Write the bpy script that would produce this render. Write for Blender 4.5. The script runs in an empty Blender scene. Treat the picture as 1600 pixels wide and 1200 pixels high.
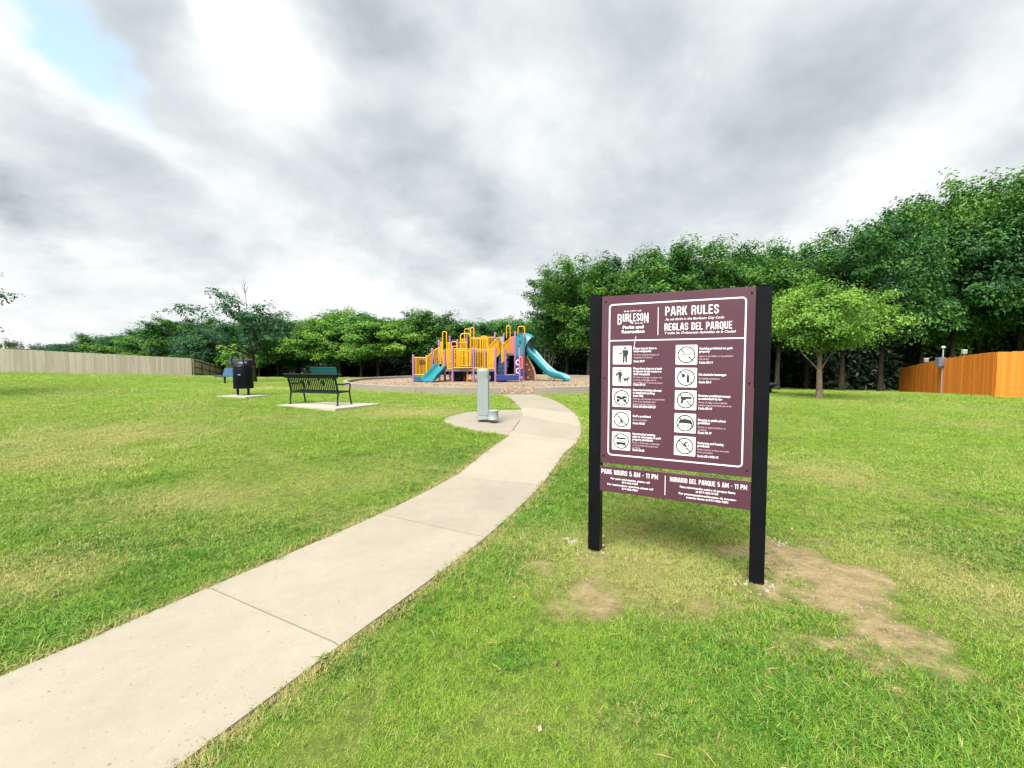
import bpy, math, random
import numpy as np
from mathutils import Vector, Matrix

SC = bpy.context.scene
COL = SC.collection
R = math.radians
rng = np.random.default_rng(7)
random.seed(7)

# ------------------------------------------------------------------ camera
EYE = 1.55
PITCH = R(2.87)
FPX = 700.0                      # focal length in pixels of the 1600 px wide photograph
cd = bpy.data.cameras.new('camera')
cam = bpy.data.objects.new('camera', cd)
COL.objects.link(cam)
cam.location = (0, 0, EYE)
cam.rotation_euler = (math.pi/2 - PITCH, 0, 0)
cd.sensor_width = 36.0
cd.lens = 36.0*FPX/1600.0
cd.clip_start = 0.05
cd.clip_end = 3000
SC.camera = cam

# ------------------------------------------------------------------ light, exposure
EXPO = 2.95
SUN_EL, SUN_AZ = 52.0, -157.0     # degrees; azimuth from +Y, clockwise
SKY_STRENGTH = 0.1
sl = bpy.data.lights.new('sun', 'SUN')
sl.energy = 1.5
sl.angle = R(48)
sl.color = (1.0, 0.965, 0.90)
sun = bpy.data.objects.new('sun', sl)
COL.objects.link(sun)
_sd = Vector((math.sin(R(SUN_AZ))*math.cos(R(SUN_EL)), math.cos(R(SUN_AZ))*math.cos(R(SUN_EL)), math.sin(R(SUN_EL))))
sun.rotation_euler = _sd.to_track_quat('Z', 'Y').to_euler()
sun.location = (-30, -10, 60)
vs = SC.view_settings
SC.display_settings.display_device = 'sRGB'
vs.view_transform = 'Standard'
vs.look = 'None'
vs.gamma = 1.0
vs.use_curve_mapping = False
vs.exposure = EXPO
SC.render.engine = 'CYCLES'
SC.cycles.use_denoising = True
SC.cycles.max_bounces = 5
SC.cycles.diffuse_bounces = 3
SC.cycles.glossy_bounces = 2
SC.cycles.transmission_bounces = 2
SC.cycles.transparent_max_bounces = 4
SC.cycles.use_adaptive_sampling = True
SC.cycles.adaptive_threshold = 0.015


class NT:
    """small helper for wiring shader nodes"""
    def __init__(self, tree):
        self.t = tree
        tree.nodes.clear()
    def n(self, kind, **kw):
        nd = self.t.nodes.new(kind)
        for k, v in kw.items():
            setattr(nd, k, v)
        return nd
    def put(self, sock, v):
        if v is None:
            return
        if isinstance(v, (int, float)):
            sock.default_value = v
        elif isinstance(v, (tuple, list)):
            sock.default_value = v
        else:
            self.t.links.new(v, sock)
    def m(self, op, a, b=None, c=None, clamp=False):
        nd = self.n('ShaderNodeMath', operation=op, use_clamp=clamp)
        for i, v in enumerate((a, b, c)):
            if v is not None:
                self.put(nd.inputs[i], v)
        return nd.outputs[0]
    def mix(self, f, a, b):
        nd = self.n('ShaderNodeMix', data_type='RGBA')
        self.put(nd.inputs[0], f)
        self.put(nd.inputs[6], a if not isinstance(a, tuple) else (*a[:3], 1))
        self.put(nd.inputs[7], b if not isinstance(b, tuple) else (*b[:3], 1))
        return nd.outputs[2]
    def noise(self, vec, scale, detail=4, rough=0.55, dist=0.0):
        nd = self.n('ShaderNodeTexNoise')
        if vec is not None:
            self.t.links.new(vec, nd.inputs['Vector'])
        nd.inputs['Scale'].default_value = scale
        nd.inputs['Detail'].default_value = detail
        nd.inputs['Roughness'].default_value = rough
        nd.inputs['Distortion'].default_value = dist
        return nd
    def ramp(self, f, stops):
        nd = self.n('ShaderNodeValToRGB')
        el = nd.color_ramp.elements
        while len(el) < len(stops):
            el.new(0.5)
        for e, (p, c) in zip(el, stops):
            e.position = p
            e.color = (*c[:3], 1)
        self.put(nd.inputs[0], f)
        return nd.outputs[0]


# ------------------------------------------------------------------ sky: overcast cloud deck over a Nishita sky
def build_world():
    w = bpy.data.worlds.new('World')
    SC.world = w
    w.use_nodes = True
    k = NT(w.node_tree)
    out = k.n('ShaderNodeOutputWorld')
    bg = k.n('ShaderNodeBackground')
    bg.inputs['Strength'].default_value = SKY_STRENGTH
    k.t.links.new(bg.outputs[0], out.inputs[0])
    sky = k.n('ShaderNodeTexSky', sky_type='NISHITA')
    sky.sun_disc = False
    sky.sun_elevation = R(SUN_EL)
    sky.sun_rotation = R(SUN_AZ)
    tc = k.n('ShaderNodeTexCoord')
    sep = k.n('ShaderNodeSeparateXYZ')
    k.t.links.new(tc.outputs['Generated'], sep.inputs[0])
    x, y, z = sep.outputs
    zc = k.m('ADD', k.m('MAXIMUM', z, 0.0), 0.42)
    u = k.m('DIVIDE', x, zc)
    v = k.m('DIVIDE', y, zc)
    cmb = k.n('ShaderNodeCombineXYZ')
    k.put(cmb.inputs[0], u); k.put(cmb.inputs[1], v)
    P = cmb.outputs[0]
    warp = k.noise(P, 2.2, 5, 0.6, 0.0)
    ws = k.n('ShaderNodeSeparateColor')
    k.t.links.new(warp.outputs['Color'], ws.inputs[0])
    big = k.noise(P, 1.5, 7, 0.52, 0.25).outputs['Fac']
    fine = k.noise(P, 4.2, 8, 0.58, 0.2).outputs['Fac']
    az = k.m('ARCTAN2', x, y)
    el = k.m('ARCSINE', z)
    az = k.m('ADD', az, k.m('MULTIPLY', k.m('SUBTRACT', ws.outputs[0], 0.5), 0.34))
    el = k.m('ADD', el, k.m('MULTIPLY', k.m('SUBTRACT', ws.outputs[1], 0.5), 0.22))

    def spot(px, py, sx, sy, rot=0.0):
        a0 = math.atan((px-800)/700.0)
        e0 = math.atan((565-py)/math.hypot(700.0, px-800))
        c, s = math.cos(R(rot)), math.sin(R(rot))
        da = k.m('SUBTRACT', az, a0)
        de = k.m('SUBTRACT', el, e0)
        p = k.m('DIVIDE', k.m('ADD', k.m('MULTIPLY', da, c), k.m('MULTIPLY', de, s)), R(sx))
        q = k.m('DIVIDE', k.m('SUBTRACT', k.m('MULTIPLY', de, c), k.m('MULTIPLY', da, s)), R(sy))
        r2 = k.m('ADD', k.m('MULTIPLY', p, p), k.m('MULTIPLY', q, q))
        return k.m('EXPONENT', k.m('MULTIPLY', r2, -1.0))

    sm = k.n('ShaderNodeMapRange', interpolation_type='SMOOTHSTEP')
    k.put(sm.inputs[0], big); sm.inputs[1].default_value = 0.34; sm.inputs[2].default_value = 0.64
    L = k.m('ADD', 0.875, k.m('MULTIPLY', k.m('SUBTRACT', sm.outputs[0], 0.5), 0.26))
    L = k.m('ADD', L, k.m('MULTIPLY', k.m('SUBTRACT', fine, 0.5), 0.50))
    L = k.m('ADD', L, k.m('MULTIPLY', k.m('EXPONENT', k.m('DIVIDE', k.m('MAXIMUM', el, 0.0), -0.13)), 0.07))
    for px, py, amp, sx, sy, rot in SKYSPOTS:
        L = k.m('ADD', L, k.m('MULTIPLY', spot(px, py, sx, sy, rot), amp))
    L = k.m('MAXIMUM', L, 0.34)
    L = k.m('MINIMUM', L, 1.04)
    tint = k.ramp(k.m('DIVIDE', L, 1.2, clamp=True), [(0.2, (0.80, 0.925, 1.0)), (0.58, (0.865, 0.955, 1.0)), (0.85, (0.975, 1.0, 1.0))])
    gain = 1.0/(SKY_STRENGTH*2**EXPO)
    lum = k.n('ShaderNodeVectorMath', operation='SCALE')
    k.put(lum.inputs[0], tint)
    k.put(lum.inputs[3], k.m('MULTIPLY', L, gain))
    hole = k.m('MULTIPLY', spot(130, 92, 6.0, 2.4, -30), 1.35)
    hole = k.m('ADD', hole, k.m('MULTIPLY', k.m('SUBTRACT', fine, 0.5), 1.2))
    hole = k.m('MULTIPLY', k.m('SUBTRACT', hole, 0.30, clamp=True), 1.15, clamp=True)
    gate = k.m('MULTIPLY', hole, k.m('GREATER_THAN', spot(125, 92, 12, 7, -30), 0.05))
    blue = k.n('ShaderNodeVectorMath', operation='SCALE')
    k.put(blue.inputs[0], sky.outputs[0])
    blue.inputs[3].default_value = 0.42
    add = k.n('ShaderNodeVectorMath', operation='ADD')
    k.put(add.inputs[0], blue.outputs[0])
    add.inputs[1].default_value = (0.24*gain, 0.27*gain, 0.26*gain)
    col = k.mix(gate, lum.outputs[0], add.outputs[0])
    k.t.links.new(col, bg.inputs['Color'])


SKYSPOTS = [
    (410, 95, 0.34, 8, 5.0, -20), (170, 170, 0.30, 10, 2.6, -28), (380, 285, 0.14, 8, 4, -15), (520, 465, 0.10, 14, 3.5, 0),
    (1330, 290, 0.24, 10, 3.0, 38), (1520, 150, 0.14, 9, 4, 40), (120, 400, 0.16, 7, 2.5, -15), (60, 480, 0.12, 8, 4, 0),
    (720, 325, -0.24, 8, 4.0, -25), (580, 60, -0.28, 8, 3.8, -10), (960, 60, -0.22, 11, 4, 0), (15, 290, -0.34, 4.5, 2.8, -35),
    (1120, 230, -0.10, 12, 6, 15), (620, 210, -0.10, 8, 4, -20), (230, 40, -0.16, 3.5, 4, -40), (250, 250, -0.10, 8, 2.5, -20),
]
build_world()


# ------------------------------------------------------------------ numeric helpers
def ray(px, py):
    a = (px-800)/FPX
    b = -(py-600)/FPX
    return np.array([a, math.cos(PITCH)+b*math.sin(PITCH), -math.sin(PITCH)+b*math.cos(PITCH)])

CAM = np.array([0, 0, EYE])
def W(px, py, y):
    r = ray(px, py)
    return CAM + r*(y/r[1])


def hash2(ix, iy, seed):
    n = (ix.astype(np.int64)*374761393 + iy.astype(np.int64)*668265263 + seed*1274126177) & 0xffffffff
    n = ((n ^ (n >> 13))*1274126177) & 0xffffffff
    n = n ^ (n >> 16)
    return (n & 0xffffff)/float(0xffffff)

def vnoise(x, y, seed=0):
    x = np.asarray(x, float); y = np.asarray(y, float)
    ix = np.floor(x); iy = np.floor(y)
    fx = x-ix; fy = y-iy
    fx = fx*fx*(3-2*fx); fy = fy*fy*(3-2*fy)
    a = hash2(ix, iy, seed); b = hash2(ix+1, iy, seed); c = hash2(ix, iy+1, seed); d = hash2(ix+1, iy+1, seed)
    return (a*(1-fx)+b*fx)*(1-fy) + (c*(1-fx)+d*fx)*fy

def fbm(x, y, seed=0, octv=4):
    s = 0; a = 0.5; t = 0
    for o in range(octv):
        s = s + a*vnoise(x*2**o, y*2**o, seed+o*17)
        t += a
        a *= 0.5
    return s/t


# ------------------------------------------------------------------ terrain height
_cp = []
def cp(x, y, z): _cp.append((x, y, z))
for _x in (-6, -3, 0, 3, 6):
    for _y in (-4, -1, 2, 4.3):
        cp(_x, _y, 0.0)
cp(-2.5, 6.5, .06); cp(0, 7.2, .07); cp(3, 6.5, .02); cp(1.4, 9.2, .21); cp(.2, 10.2, .28); cp(-.7, 9.4, .33); cp(-1.5, 9.3, .31)
cp(-5.3, 11.8, .40); cp(-8.5, 14.2, .46); cp(-3, 13, .37); cp(0.3, 13, .34); cp(0.1, 16, .36); cp(4, 12, .22)
cp(-4, 17, .38); cp(-8.5, 21, .38); cp(-9.3, 25, .36); cp(4, 17, .34); cp(7.5, 21, .28); cp(8.2, 25, .26)
for _a in range(0, 360, 45):
    cp(-.5+5*math.cos(R(_a)), 24+5*math.sin(R(_a)), .26)
cp(-.5, 24, .26); cp(-.5, 33, .28)
cp(-14.5, 25, .38); cp(-16, 25, .3); cp(-8.2, 27.3, .32)
cp(-12, 8, .18); cp(-20, 14, .40); cp(-25, 22, .62); cp(-39.5, 34.6, .70); cp(-32.7, 46, .03); cp(-36.5, 57, -1.15); cp(-33, 60, -1.2); cp(-22, 40, .1)
cp(-16, 46, -.15); cp(-5, 42, .05); cp(6, 36, .05); cp(11.7, 17, .17); cp(12, 24, .02); cp(20, 24, -.1); cp(27.7, 32, -.75)
cp(22, 22.9, -.10); cp(23.3, 27, -.36); cp(19.45, 18, .13); cp(22, 18, .15); cp(16, 10, .1); cp(24, 16, .15); cp(12, 4, 0); cp(-14, 2, .1)
for _a in range(0, 360, 30):
    cp(90*math.sin(R(_a)), 90*math.cos(R(_a)), -.6); cp(190*math.sin(R(_a)), 190*math.cos(R(_a)), -.8)
_cp = np.array(_cp)
_mq = lambda r: np.sqrt(r*r+1.0)
_D = np.hypot(_cp[:, None, 0]-_cp[None, :, 0], _cp[:, None, 1]-_cp[None, :, 1])
_wt = np.linalg.solve(_mq(_D) + 0.0*np.eye(len(_cp)), _cp[:, 2]+1.0)
def Gv(x, y):
    x = np.asarray(x, float); y = np.asarray(y, float)
    sh = x.shape
    x = x.ravel(); y = y.ravel()
    out = np.empty(len(x))
    for i in range(0, len(x), 20000):
        d = np.hypot(x[i:i+20000, None]-_cp[None, :, 0], y[i:i+20000, None]-_cp[None, :, 1])
        out[i:i+20000] = _mq(d) @ _wt - 1.0
    return out.reshape(sh)
def G(x, y):
    return float(Gv(np.array([x]), np.array([y]))[0])

_ts = np.linspace(1.0, 140, 4000)
def hit(px, py, lift=0.0):
    r = ray(px, py)
    P = CAM[None]+_ts[:, None]*r[None]
    f = P[:, 2]-(Gv(P[:, 0], P[:, 1])+lift)
    i = int(np.argmax(f < 0))
    if i == 0:
        i = len(_ts)-1
    a, b = f[i-1], f[i]
    t = _ts[i-1]+(_ts[i]-_ts[i-1])*a/(a-b)
    return CAM+t*r


# ------------------------------------------------------------------ materials
def new_mat(name):
    m = bpy.data.materials.new(name)
    m.use_nodes = True
    return m, NT(m.node_tree)

def principled(k, col, rough=0.6, spec=0.5, metal=0.0, normal=None):
    out = k.n('ShaderNodeOutputMaterial')
    p = k.n('ShaderNodeBsdfPrincipled')
    k.put(p.inputs['Base Color'], (*col, 1) if isinstance(col, tuple) else col)
    k.put(p.inputs['Roughness'], rough)
    p.inputs['Specular IOR Level'].default_value = spec
    p.inputs['Metallic'].default_value = metal
    if normal is not None:
        k.t.links.new(normal, p.inputs['Normal'])
    k.t.links.new(p.outputs[0], out.inputs[0])
    return p

def bump(k, h, strength=0.3, dist=0.01):
    b = k.n('ShaderNodeBump')
    b.inputs['Strength'].default_value = strength
    b.inputs['Distance'].default_value = dist
    k.t.links.new(h, b.inputs['Height'])
    return b.outputs[0]

def paint(name, col, rough=0.45, var=0.15, scale=6.0, spec=0.5, metal=0.0, grime=0.0, bmp=0.0):
    """paint, plastic or metal with slight mottling, grime and wear"""
    m, k = new_mat(name)
    tc = k.n('ShaderNodeTexCoord')
    oi = k.n('ShaderNodeObjectInfo')
    n1 = k.noise(tc.outputs['Object'], scale, 5, 0.6)
    f = k.m('MULTIPLY', k.m('SUBTRACT', n1.outputs['Fac'], 0.5), var*2)
    f = k.m('ADD', f, k.m('MULTIPLY', k.m('SUBTRACT', oi.outputs['Random'], 0.5), var*0.6))
    hi = tuple(min(1, c*1.35+0.01) for c in col)
    lo = tuple(c*0.6 for c in col)
    c = k.mix(k.m('ADD', 0.5, f, clamp=True), lo, hi)
    c = k.mix(0.5, c, col)
    if grime:
        n2 = k.noise(tc.outputs['Object'], scale*2.3, 6, 0.7)
        g = k.m('MULTIPLY', k.m('SUBTRACT', n2.outputs['Fac'], 0.55, clamp=True), grime*4, clamp=True)
        c = k.mix(g, c, (0.16, 0.13, 0.10))
    rr = k.m('ADD', rough, k.m('MULTIPLY', k.m('SUBTRACT', n1.outputs['Fac'], 0.5), 0.3))
    nm = None
    if bmp:
        n3 = k.noise(tc.outputs['Object'], scale*18, 4, 0.6)
        nm = bump(k, n3.outputs['Fac'], bmp, 0.004)
    principled(k, c, rr, spec, metal, nm)
    return m

def mat_concrete(name, base, fleck=0.5, rot=None):
    m, k = new_mat(name)
    g = k.n('ShaderNodeNewGeometry')
    pos = g.outputs['Position']
    oi = k.n('ShaderNodeObjectInfo')
    a = k.noise(pos, 1.1, 6, 0.62, 0.3).outputs['Fac']
    b = k.noise(pos, 9, 6, 0.65).outputs['Fac']
    c = k.noise(pos, 120, 3, 0.6).outputs['Fac']
    d = k.n('ShaderNodeTexVoronoi'); d.inputs['Scale'].default_value = 55
    k.t.links.new(pos, d.inputs['Vector'])
    lo = tuple(x*0.72 for x in base); hi = tuple(min(1, x*1.16) for x in base)
    f = k.m('ADD', k.m('MULTIPLY', a, 0.55), k.m('ADD', k.m('MULTIPLY', b, 0.3), k.m('MULTIPLY', c, 0.25)))
    f = k.m('ADD', f, k.m('MULTIPLY', k.m('SUBTRACT', oi.outputs['Random'], 0.5), 0.26))
    col = k.mix(k.m('MULTIPLY', k.m('SUBTRACT', f, 0.25, clamp=True), 1.7, clamp=True), lo, hi)
    st = k.m('MULTIPLY', k.m('SUBTRACT', k.noise(pos, 2.7, 7, 0.72, 0.8).outputs['Fac'], 0.60, clamp=True), 4.0, clamp=True)
    col = k.mix(k.m('MULTIPLY', st, 0.45), col, tuple(x*0.5 for x in base))
    # small pits and pale aggregate flecks
    sep = k.n('ShaderNodeSeparateColor'); k.t.links.new(d.outputs['Color'], sep.inputs[0])
    near = k.m('LESS_THAN', d.outputs['Distance'], 0.22)
    pit = k.m('MULTIPLY', near, k.m('GREATER_THAN', sep.outputs[0], 0.93))
    pale = k.m('MULTIPLY', near, k.m('LESS_THAN', sep.outputs[0], 0.08))
    col = k.mix(k.m('MULTIPLY', pit, fleck), col, tuple(x*0.42 for x in base))
    col = k.mix(k.m('MULTIPLY', pale, fleck), col, tuple(min(1, x*1.5) for x in base))
    h = k.m('ADD', k.m('MULTIPLY', c, 0.6), k.m('MULTIPLY', pit, -0.7))
    principled(k, col, 0.9, 0.2, 0, bump(k, h, 0.35, 0.003))
    return m

def mat_ground():
    m, k = new_mat('lawn_soil_and_turf')
    g = k.n('ShaderNodeNewGeometry')
    pos = g.outputs['Position']
    bare = k.n('ShaderNodeAttribute', attribute_name='bare').outputs['Fac']
    dry = k.n('ShaderNodeAttribute', attribute_name='dry').outputs['Fac']
    n1 = k.noise(pos, 0.9, 6, 0.65, 0.3).outputs['Fac']
    n2 = k.noise(pos, 26, 5, 0.7).outputs['Fac']
    n3 = k.noise(pos, 7, 5, 0.65).outputs['Fac']
    green = k.mix(k.m('MULTIPLY', k.m('SUBTRACT', n3, 0.3, clamp=True), 2.2, clamp=True), (0.040, 0.070, 0.011), (0.095, 0.140, 0.020))
    straw = k.mix(n2, (0.105, 0.115, 0.030), (0.20, 0.19, 0.065))
    dd = k.m('ADD', dry, k.m('MULTIPLY', k.m('SUBTRACT', n3, 0.5), 0.7), clamp=True)
    turf = k.mix(dd, green, straw)
    turf = k.mix(k.m('MULTIPLY', k.m('SUBTRACT', n2, 0.52, clamp=True), 2.2, clamp=True), turf, (0.025, 0.036, 0.010))
    soil = k.mix(k.m('MULTIPLY', k.m('SUBTRACT', n3, 0.25, clamp=True), 1.8, clamp=True), (0.125, 0.092, 0.048), (0.285, 0.222, 0.125))
    soil = k.mix(k.m('MULTIPLY', k.m('SUBTRACT', n2, 0.55, clamp=True), 3, clamp=True), soil, (0.36, 0.30, 0.20))
    bb = k.m('ADD', bare, k.m('MULTIPLY', k.m('SUBTRACT', n3, 0.5), 0.6))
    bb = k.m('MULTIPLY', k.m('MULTIPLY', k.m('SUBTRACT', bb, 0.28, clamp=True), 2.1, clamp=True), 0.97)
    col = k.mix(bb, turf, soil)
    h = k.m('ADD', k.m('MULTIPLY', n2, 0.7), k.m('MULTIPLY', n3, 0.8))
    principled(k, col, 0.95, 0.1, 0, bump(k, h, 0.8, 0.03))
    return m

def mat_blade(name, stops, straw):
    m, k = new_mat(name)
    dry = k.n('ShaderNodeAttribute', attribute_name='dry', attribute_type='INSTANCER').outputs['Fac']
    tone = k.n('ShaderNodeAttribute', attribute_name='tone').outputs['Fac']
    rnd = k.n('ShaderNodeObjectInfo').outputs['Random']
    t = k.m('ADD', k.m('MULTIPLY', tone, 0.6), k.m('MULTIPLY', rnd, 0.4))
    c = k.ramp(t, stops)
    s = k.mix(tone, straw[0], straw[1])
    f = k.m('ADD', k.m('MULTIPLY', dry, 1.15), k.m('MULTIPLY', k.m('SUBTRACT', tone, 0.6), 0.9))
    f = k.m('MULTIPLY', k.m('SUBTRACT', f, 0.25, clamp=True), 1.9, clamp=True)
    c = k.mix(f, c, s)
    out = k.n('ShaderNodeOutputMaterial')
    p = k.n('ShaderNodeBsdfPrincipled')
    k.put(p.inputs['Base Color'], c)
    p.inputs['Roughness'].default_value = 0.55
    p.inputs['Specular IOR Level'].default_value = 0.25
    tr = k.n('ShaderNodeBsdfTranslucent')
    k.put(tr.inputs[0], c)
    mx = k.n('ShaderNodeMixShader')
    mx.inputs[0].default_value = 0.35
    k.t.links.new(p.outputs[0], mx.inputs[1]); k.t.links.new(tr.outputs[0], mx.inputs[2])
    k.t.links.new(mx.outputs[0], out.inputs[0])
    return m

def mat_leaf(name, stops, trans=0.3):
    m, k = new_mat(name)
    tone = k.n('ShaderNodeAttribute', attribute_name='tone').outputs['Fac']
    rnd = k.n('ShaderNodeObjectInfo').outputs['Random']
    t = k.m('ADD', k.m('MULTIPLY', tone, 0.75), k.m('MULTIPLY', rnd, 0.25))
    c = k.ramp(t, stops)
    out = k.n('ShaderNodeOutputMaterial')
    p = k.n('ShaderNodeBsdfPrincipled')
    k.put(p.inputs['Base Color'], c)
    p.inputs['Roughness'].default_value = 0.5
    p.inputs['Specular IOR Level'].default_value = 0.3
    tr = k.n('ShaderNodeBsdfTranslucent')
    k.put(tr.inputs[0], c)
    mx = k.n('ShaderNodeMixShader')
    mx.inputs[0].default_value = trans
    k.t.links.new(p.outputs[0], mx.inputs[1]); k.t.links.new(tr.outputs[0], mx.inputs[2])
    k.t.links.new(mx.outputs[0], out.inputs[0])
    return m

def mat_wood(name, lo, hi, var=0.5, knots=True, streak=14):
    """vertical fence plank: grain along z, each plank a little different"""
    m, k = new_mat(name)
    g = k.n('ShaderNodeTexCoord')
    mp = k.n('ShaderNodeMapping')
    mp.inputs['Scale'].default_value = (streak, streak, 0.9)
    oi = k.n('ShaderNodeObjectInfo')
    off = k.n('ShaderNodeCombineXYZ')
    k.put(off.inputs[2], k.m('MULTIPLY', oi.outputs['Random'], 37.0))
    k.put(off.inputs[0], k.m('MULTIPLY', oi.outputs['Random'], 11.0))
    k.t.links.new(off.outputs[0], mp.inputs['Location'])
    k.t.links.new(g.outputs['Object'], mp.inputs['Vector'])
    n = k.noise(mp.outputs[0], 1.5, 6, 0.65, 0.3).outputs['Fac']
    f = k.m('ADD', k.m('MULTIPLY', n, 0.6), k.m('MULTIPLY', oi.outputs['Random'], var))
    c = k.mix(k.m('SUBTRACT', f, 0.15, clamp=True), lo, hi)
    blot = k.noise(mp.outputs[0], 0.25, 3, 0.6).outputs['Fac']
    c = k.mix(k.m('MULTIPLY', k.m('SUBTRACT', blot, 0.55, clamp=True), 2.5, clamp=True), c, tuple(x*0.6 for x in lo))
    if knots:
        vo = k.n('ShaderNodeTexVoronoi'); vo.inputs['Scale'].default_value = 2.2
        mp2 = k.n('ShaderNodeMapping'); mp2.inputs['Scale'].default_value = (2, 2, 1.2)
        k.t.links.new(off.outputs[0], mp2.inputs['Location']); k.t.links.new(g.outputs['Object'], mp2.inputs['Vector'])
        k.t.links.new(mp2.outputs[0], vo.inputs['Vector'])
        kn = k.m('LESS_THAN', vo.outputs['Distance'], 0.085)
        c = k.mix(k.m('MULTIPLY', kn, 0.75), c, tuple(x*0.3 for x in lo))
    principled(k, c, 0.75, 0.2, 0, bump(k, n, 0.3, 0.004))
    return m

def mat_bark(name, lo, hi):
    m, k = new_mat(name)
    g = k.n('ShaderNodeNewGeometry')
    mp = k.n('ShaderNodeMapping'); mp.inputs['Scale'].default_value = (9, 9, 2.5)
    k.t.links.new(g.outputs['Position'], mp.inputs['Vector'])
    n = k.noise(mp.outputs[0], 1.6, 6, 0.7, 0.4).outputs['Fac']
    principled(k, k.ramp(n, [(0.3, lo), (0.7, hi)]), 0.9, 0.1, 0, bump(k, n, 0.7, 0.03))
    return m

def mat_mulch(name, cols):
    m, k = new_mat(name)
    g = k.n('ShaderNodeNewGeometry')
    n1 = k.noise(g.outputs['Position'], 0.8, 5, 0.6).outputs['Fac']
    vo = k.n('ShaderNodeTexVoronoi'); vo.inputs['Scale'].default_value = 42
    k.t.links.new(g.outputs['Position'], vo.inputs['Vector'])
    sp = k.n('ShaderNodeSeparateColor'); k.t.links.new(vo.outputs['Color'], sp.inputs[0])
    f = k.m('ADD', k.m('MULTIPLY', sp.outputs[0], 0.7), k.m('MULTIPLY', n1, 0.4))
    c = k.ramp(f, [(0.1, cols[0]), (0.5, cols[1]), (0.95, cols[2])])
    principled(k, c, 0.95, 0.1, 0, bump(k, vo.outputs['Distance'], 0.5, 0.012))
    return m

def mat_chip(name, cols):
    m, k = new_mat(name)
    rnd = k.n('ShaderNodeObjectInfo').outputs['Random']
    principled(k, k.ramp(rnd, [(0.0, cols[0]), (0.5, cols[1]), (1.0, cols[2])]), 0.9, 0.15)
    return m

def mat_perforated(name, col, holecol, scale=60):
    m, k = new_mat(name)
    tc = k.n('ShaderNodeTexCoord')
    vo = k.n('ShaderNodeTexVoronoi'); vo.inputs['Scale'].default_value = scale
    vo.inputs['Randomness'].default_value = 0.0
    k.t.links.new(tc.outputs['Object'], vo.inputs['Vector'])
    h = k.m('LESS_THAN', vo.outputs['Distance'], 0.33)
    n = k.noise(tc.outputs['Object'], 5, 5, 0.6).outputs['Fac']
    c = k.mix(n, tuple(x*0.75 for x in col), tuple(min(1, x*1.25) for x in col))
    c = k.mix(h, c, holecol)
    principled(k, c, 0.42, 0.16)
    return m


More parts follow.
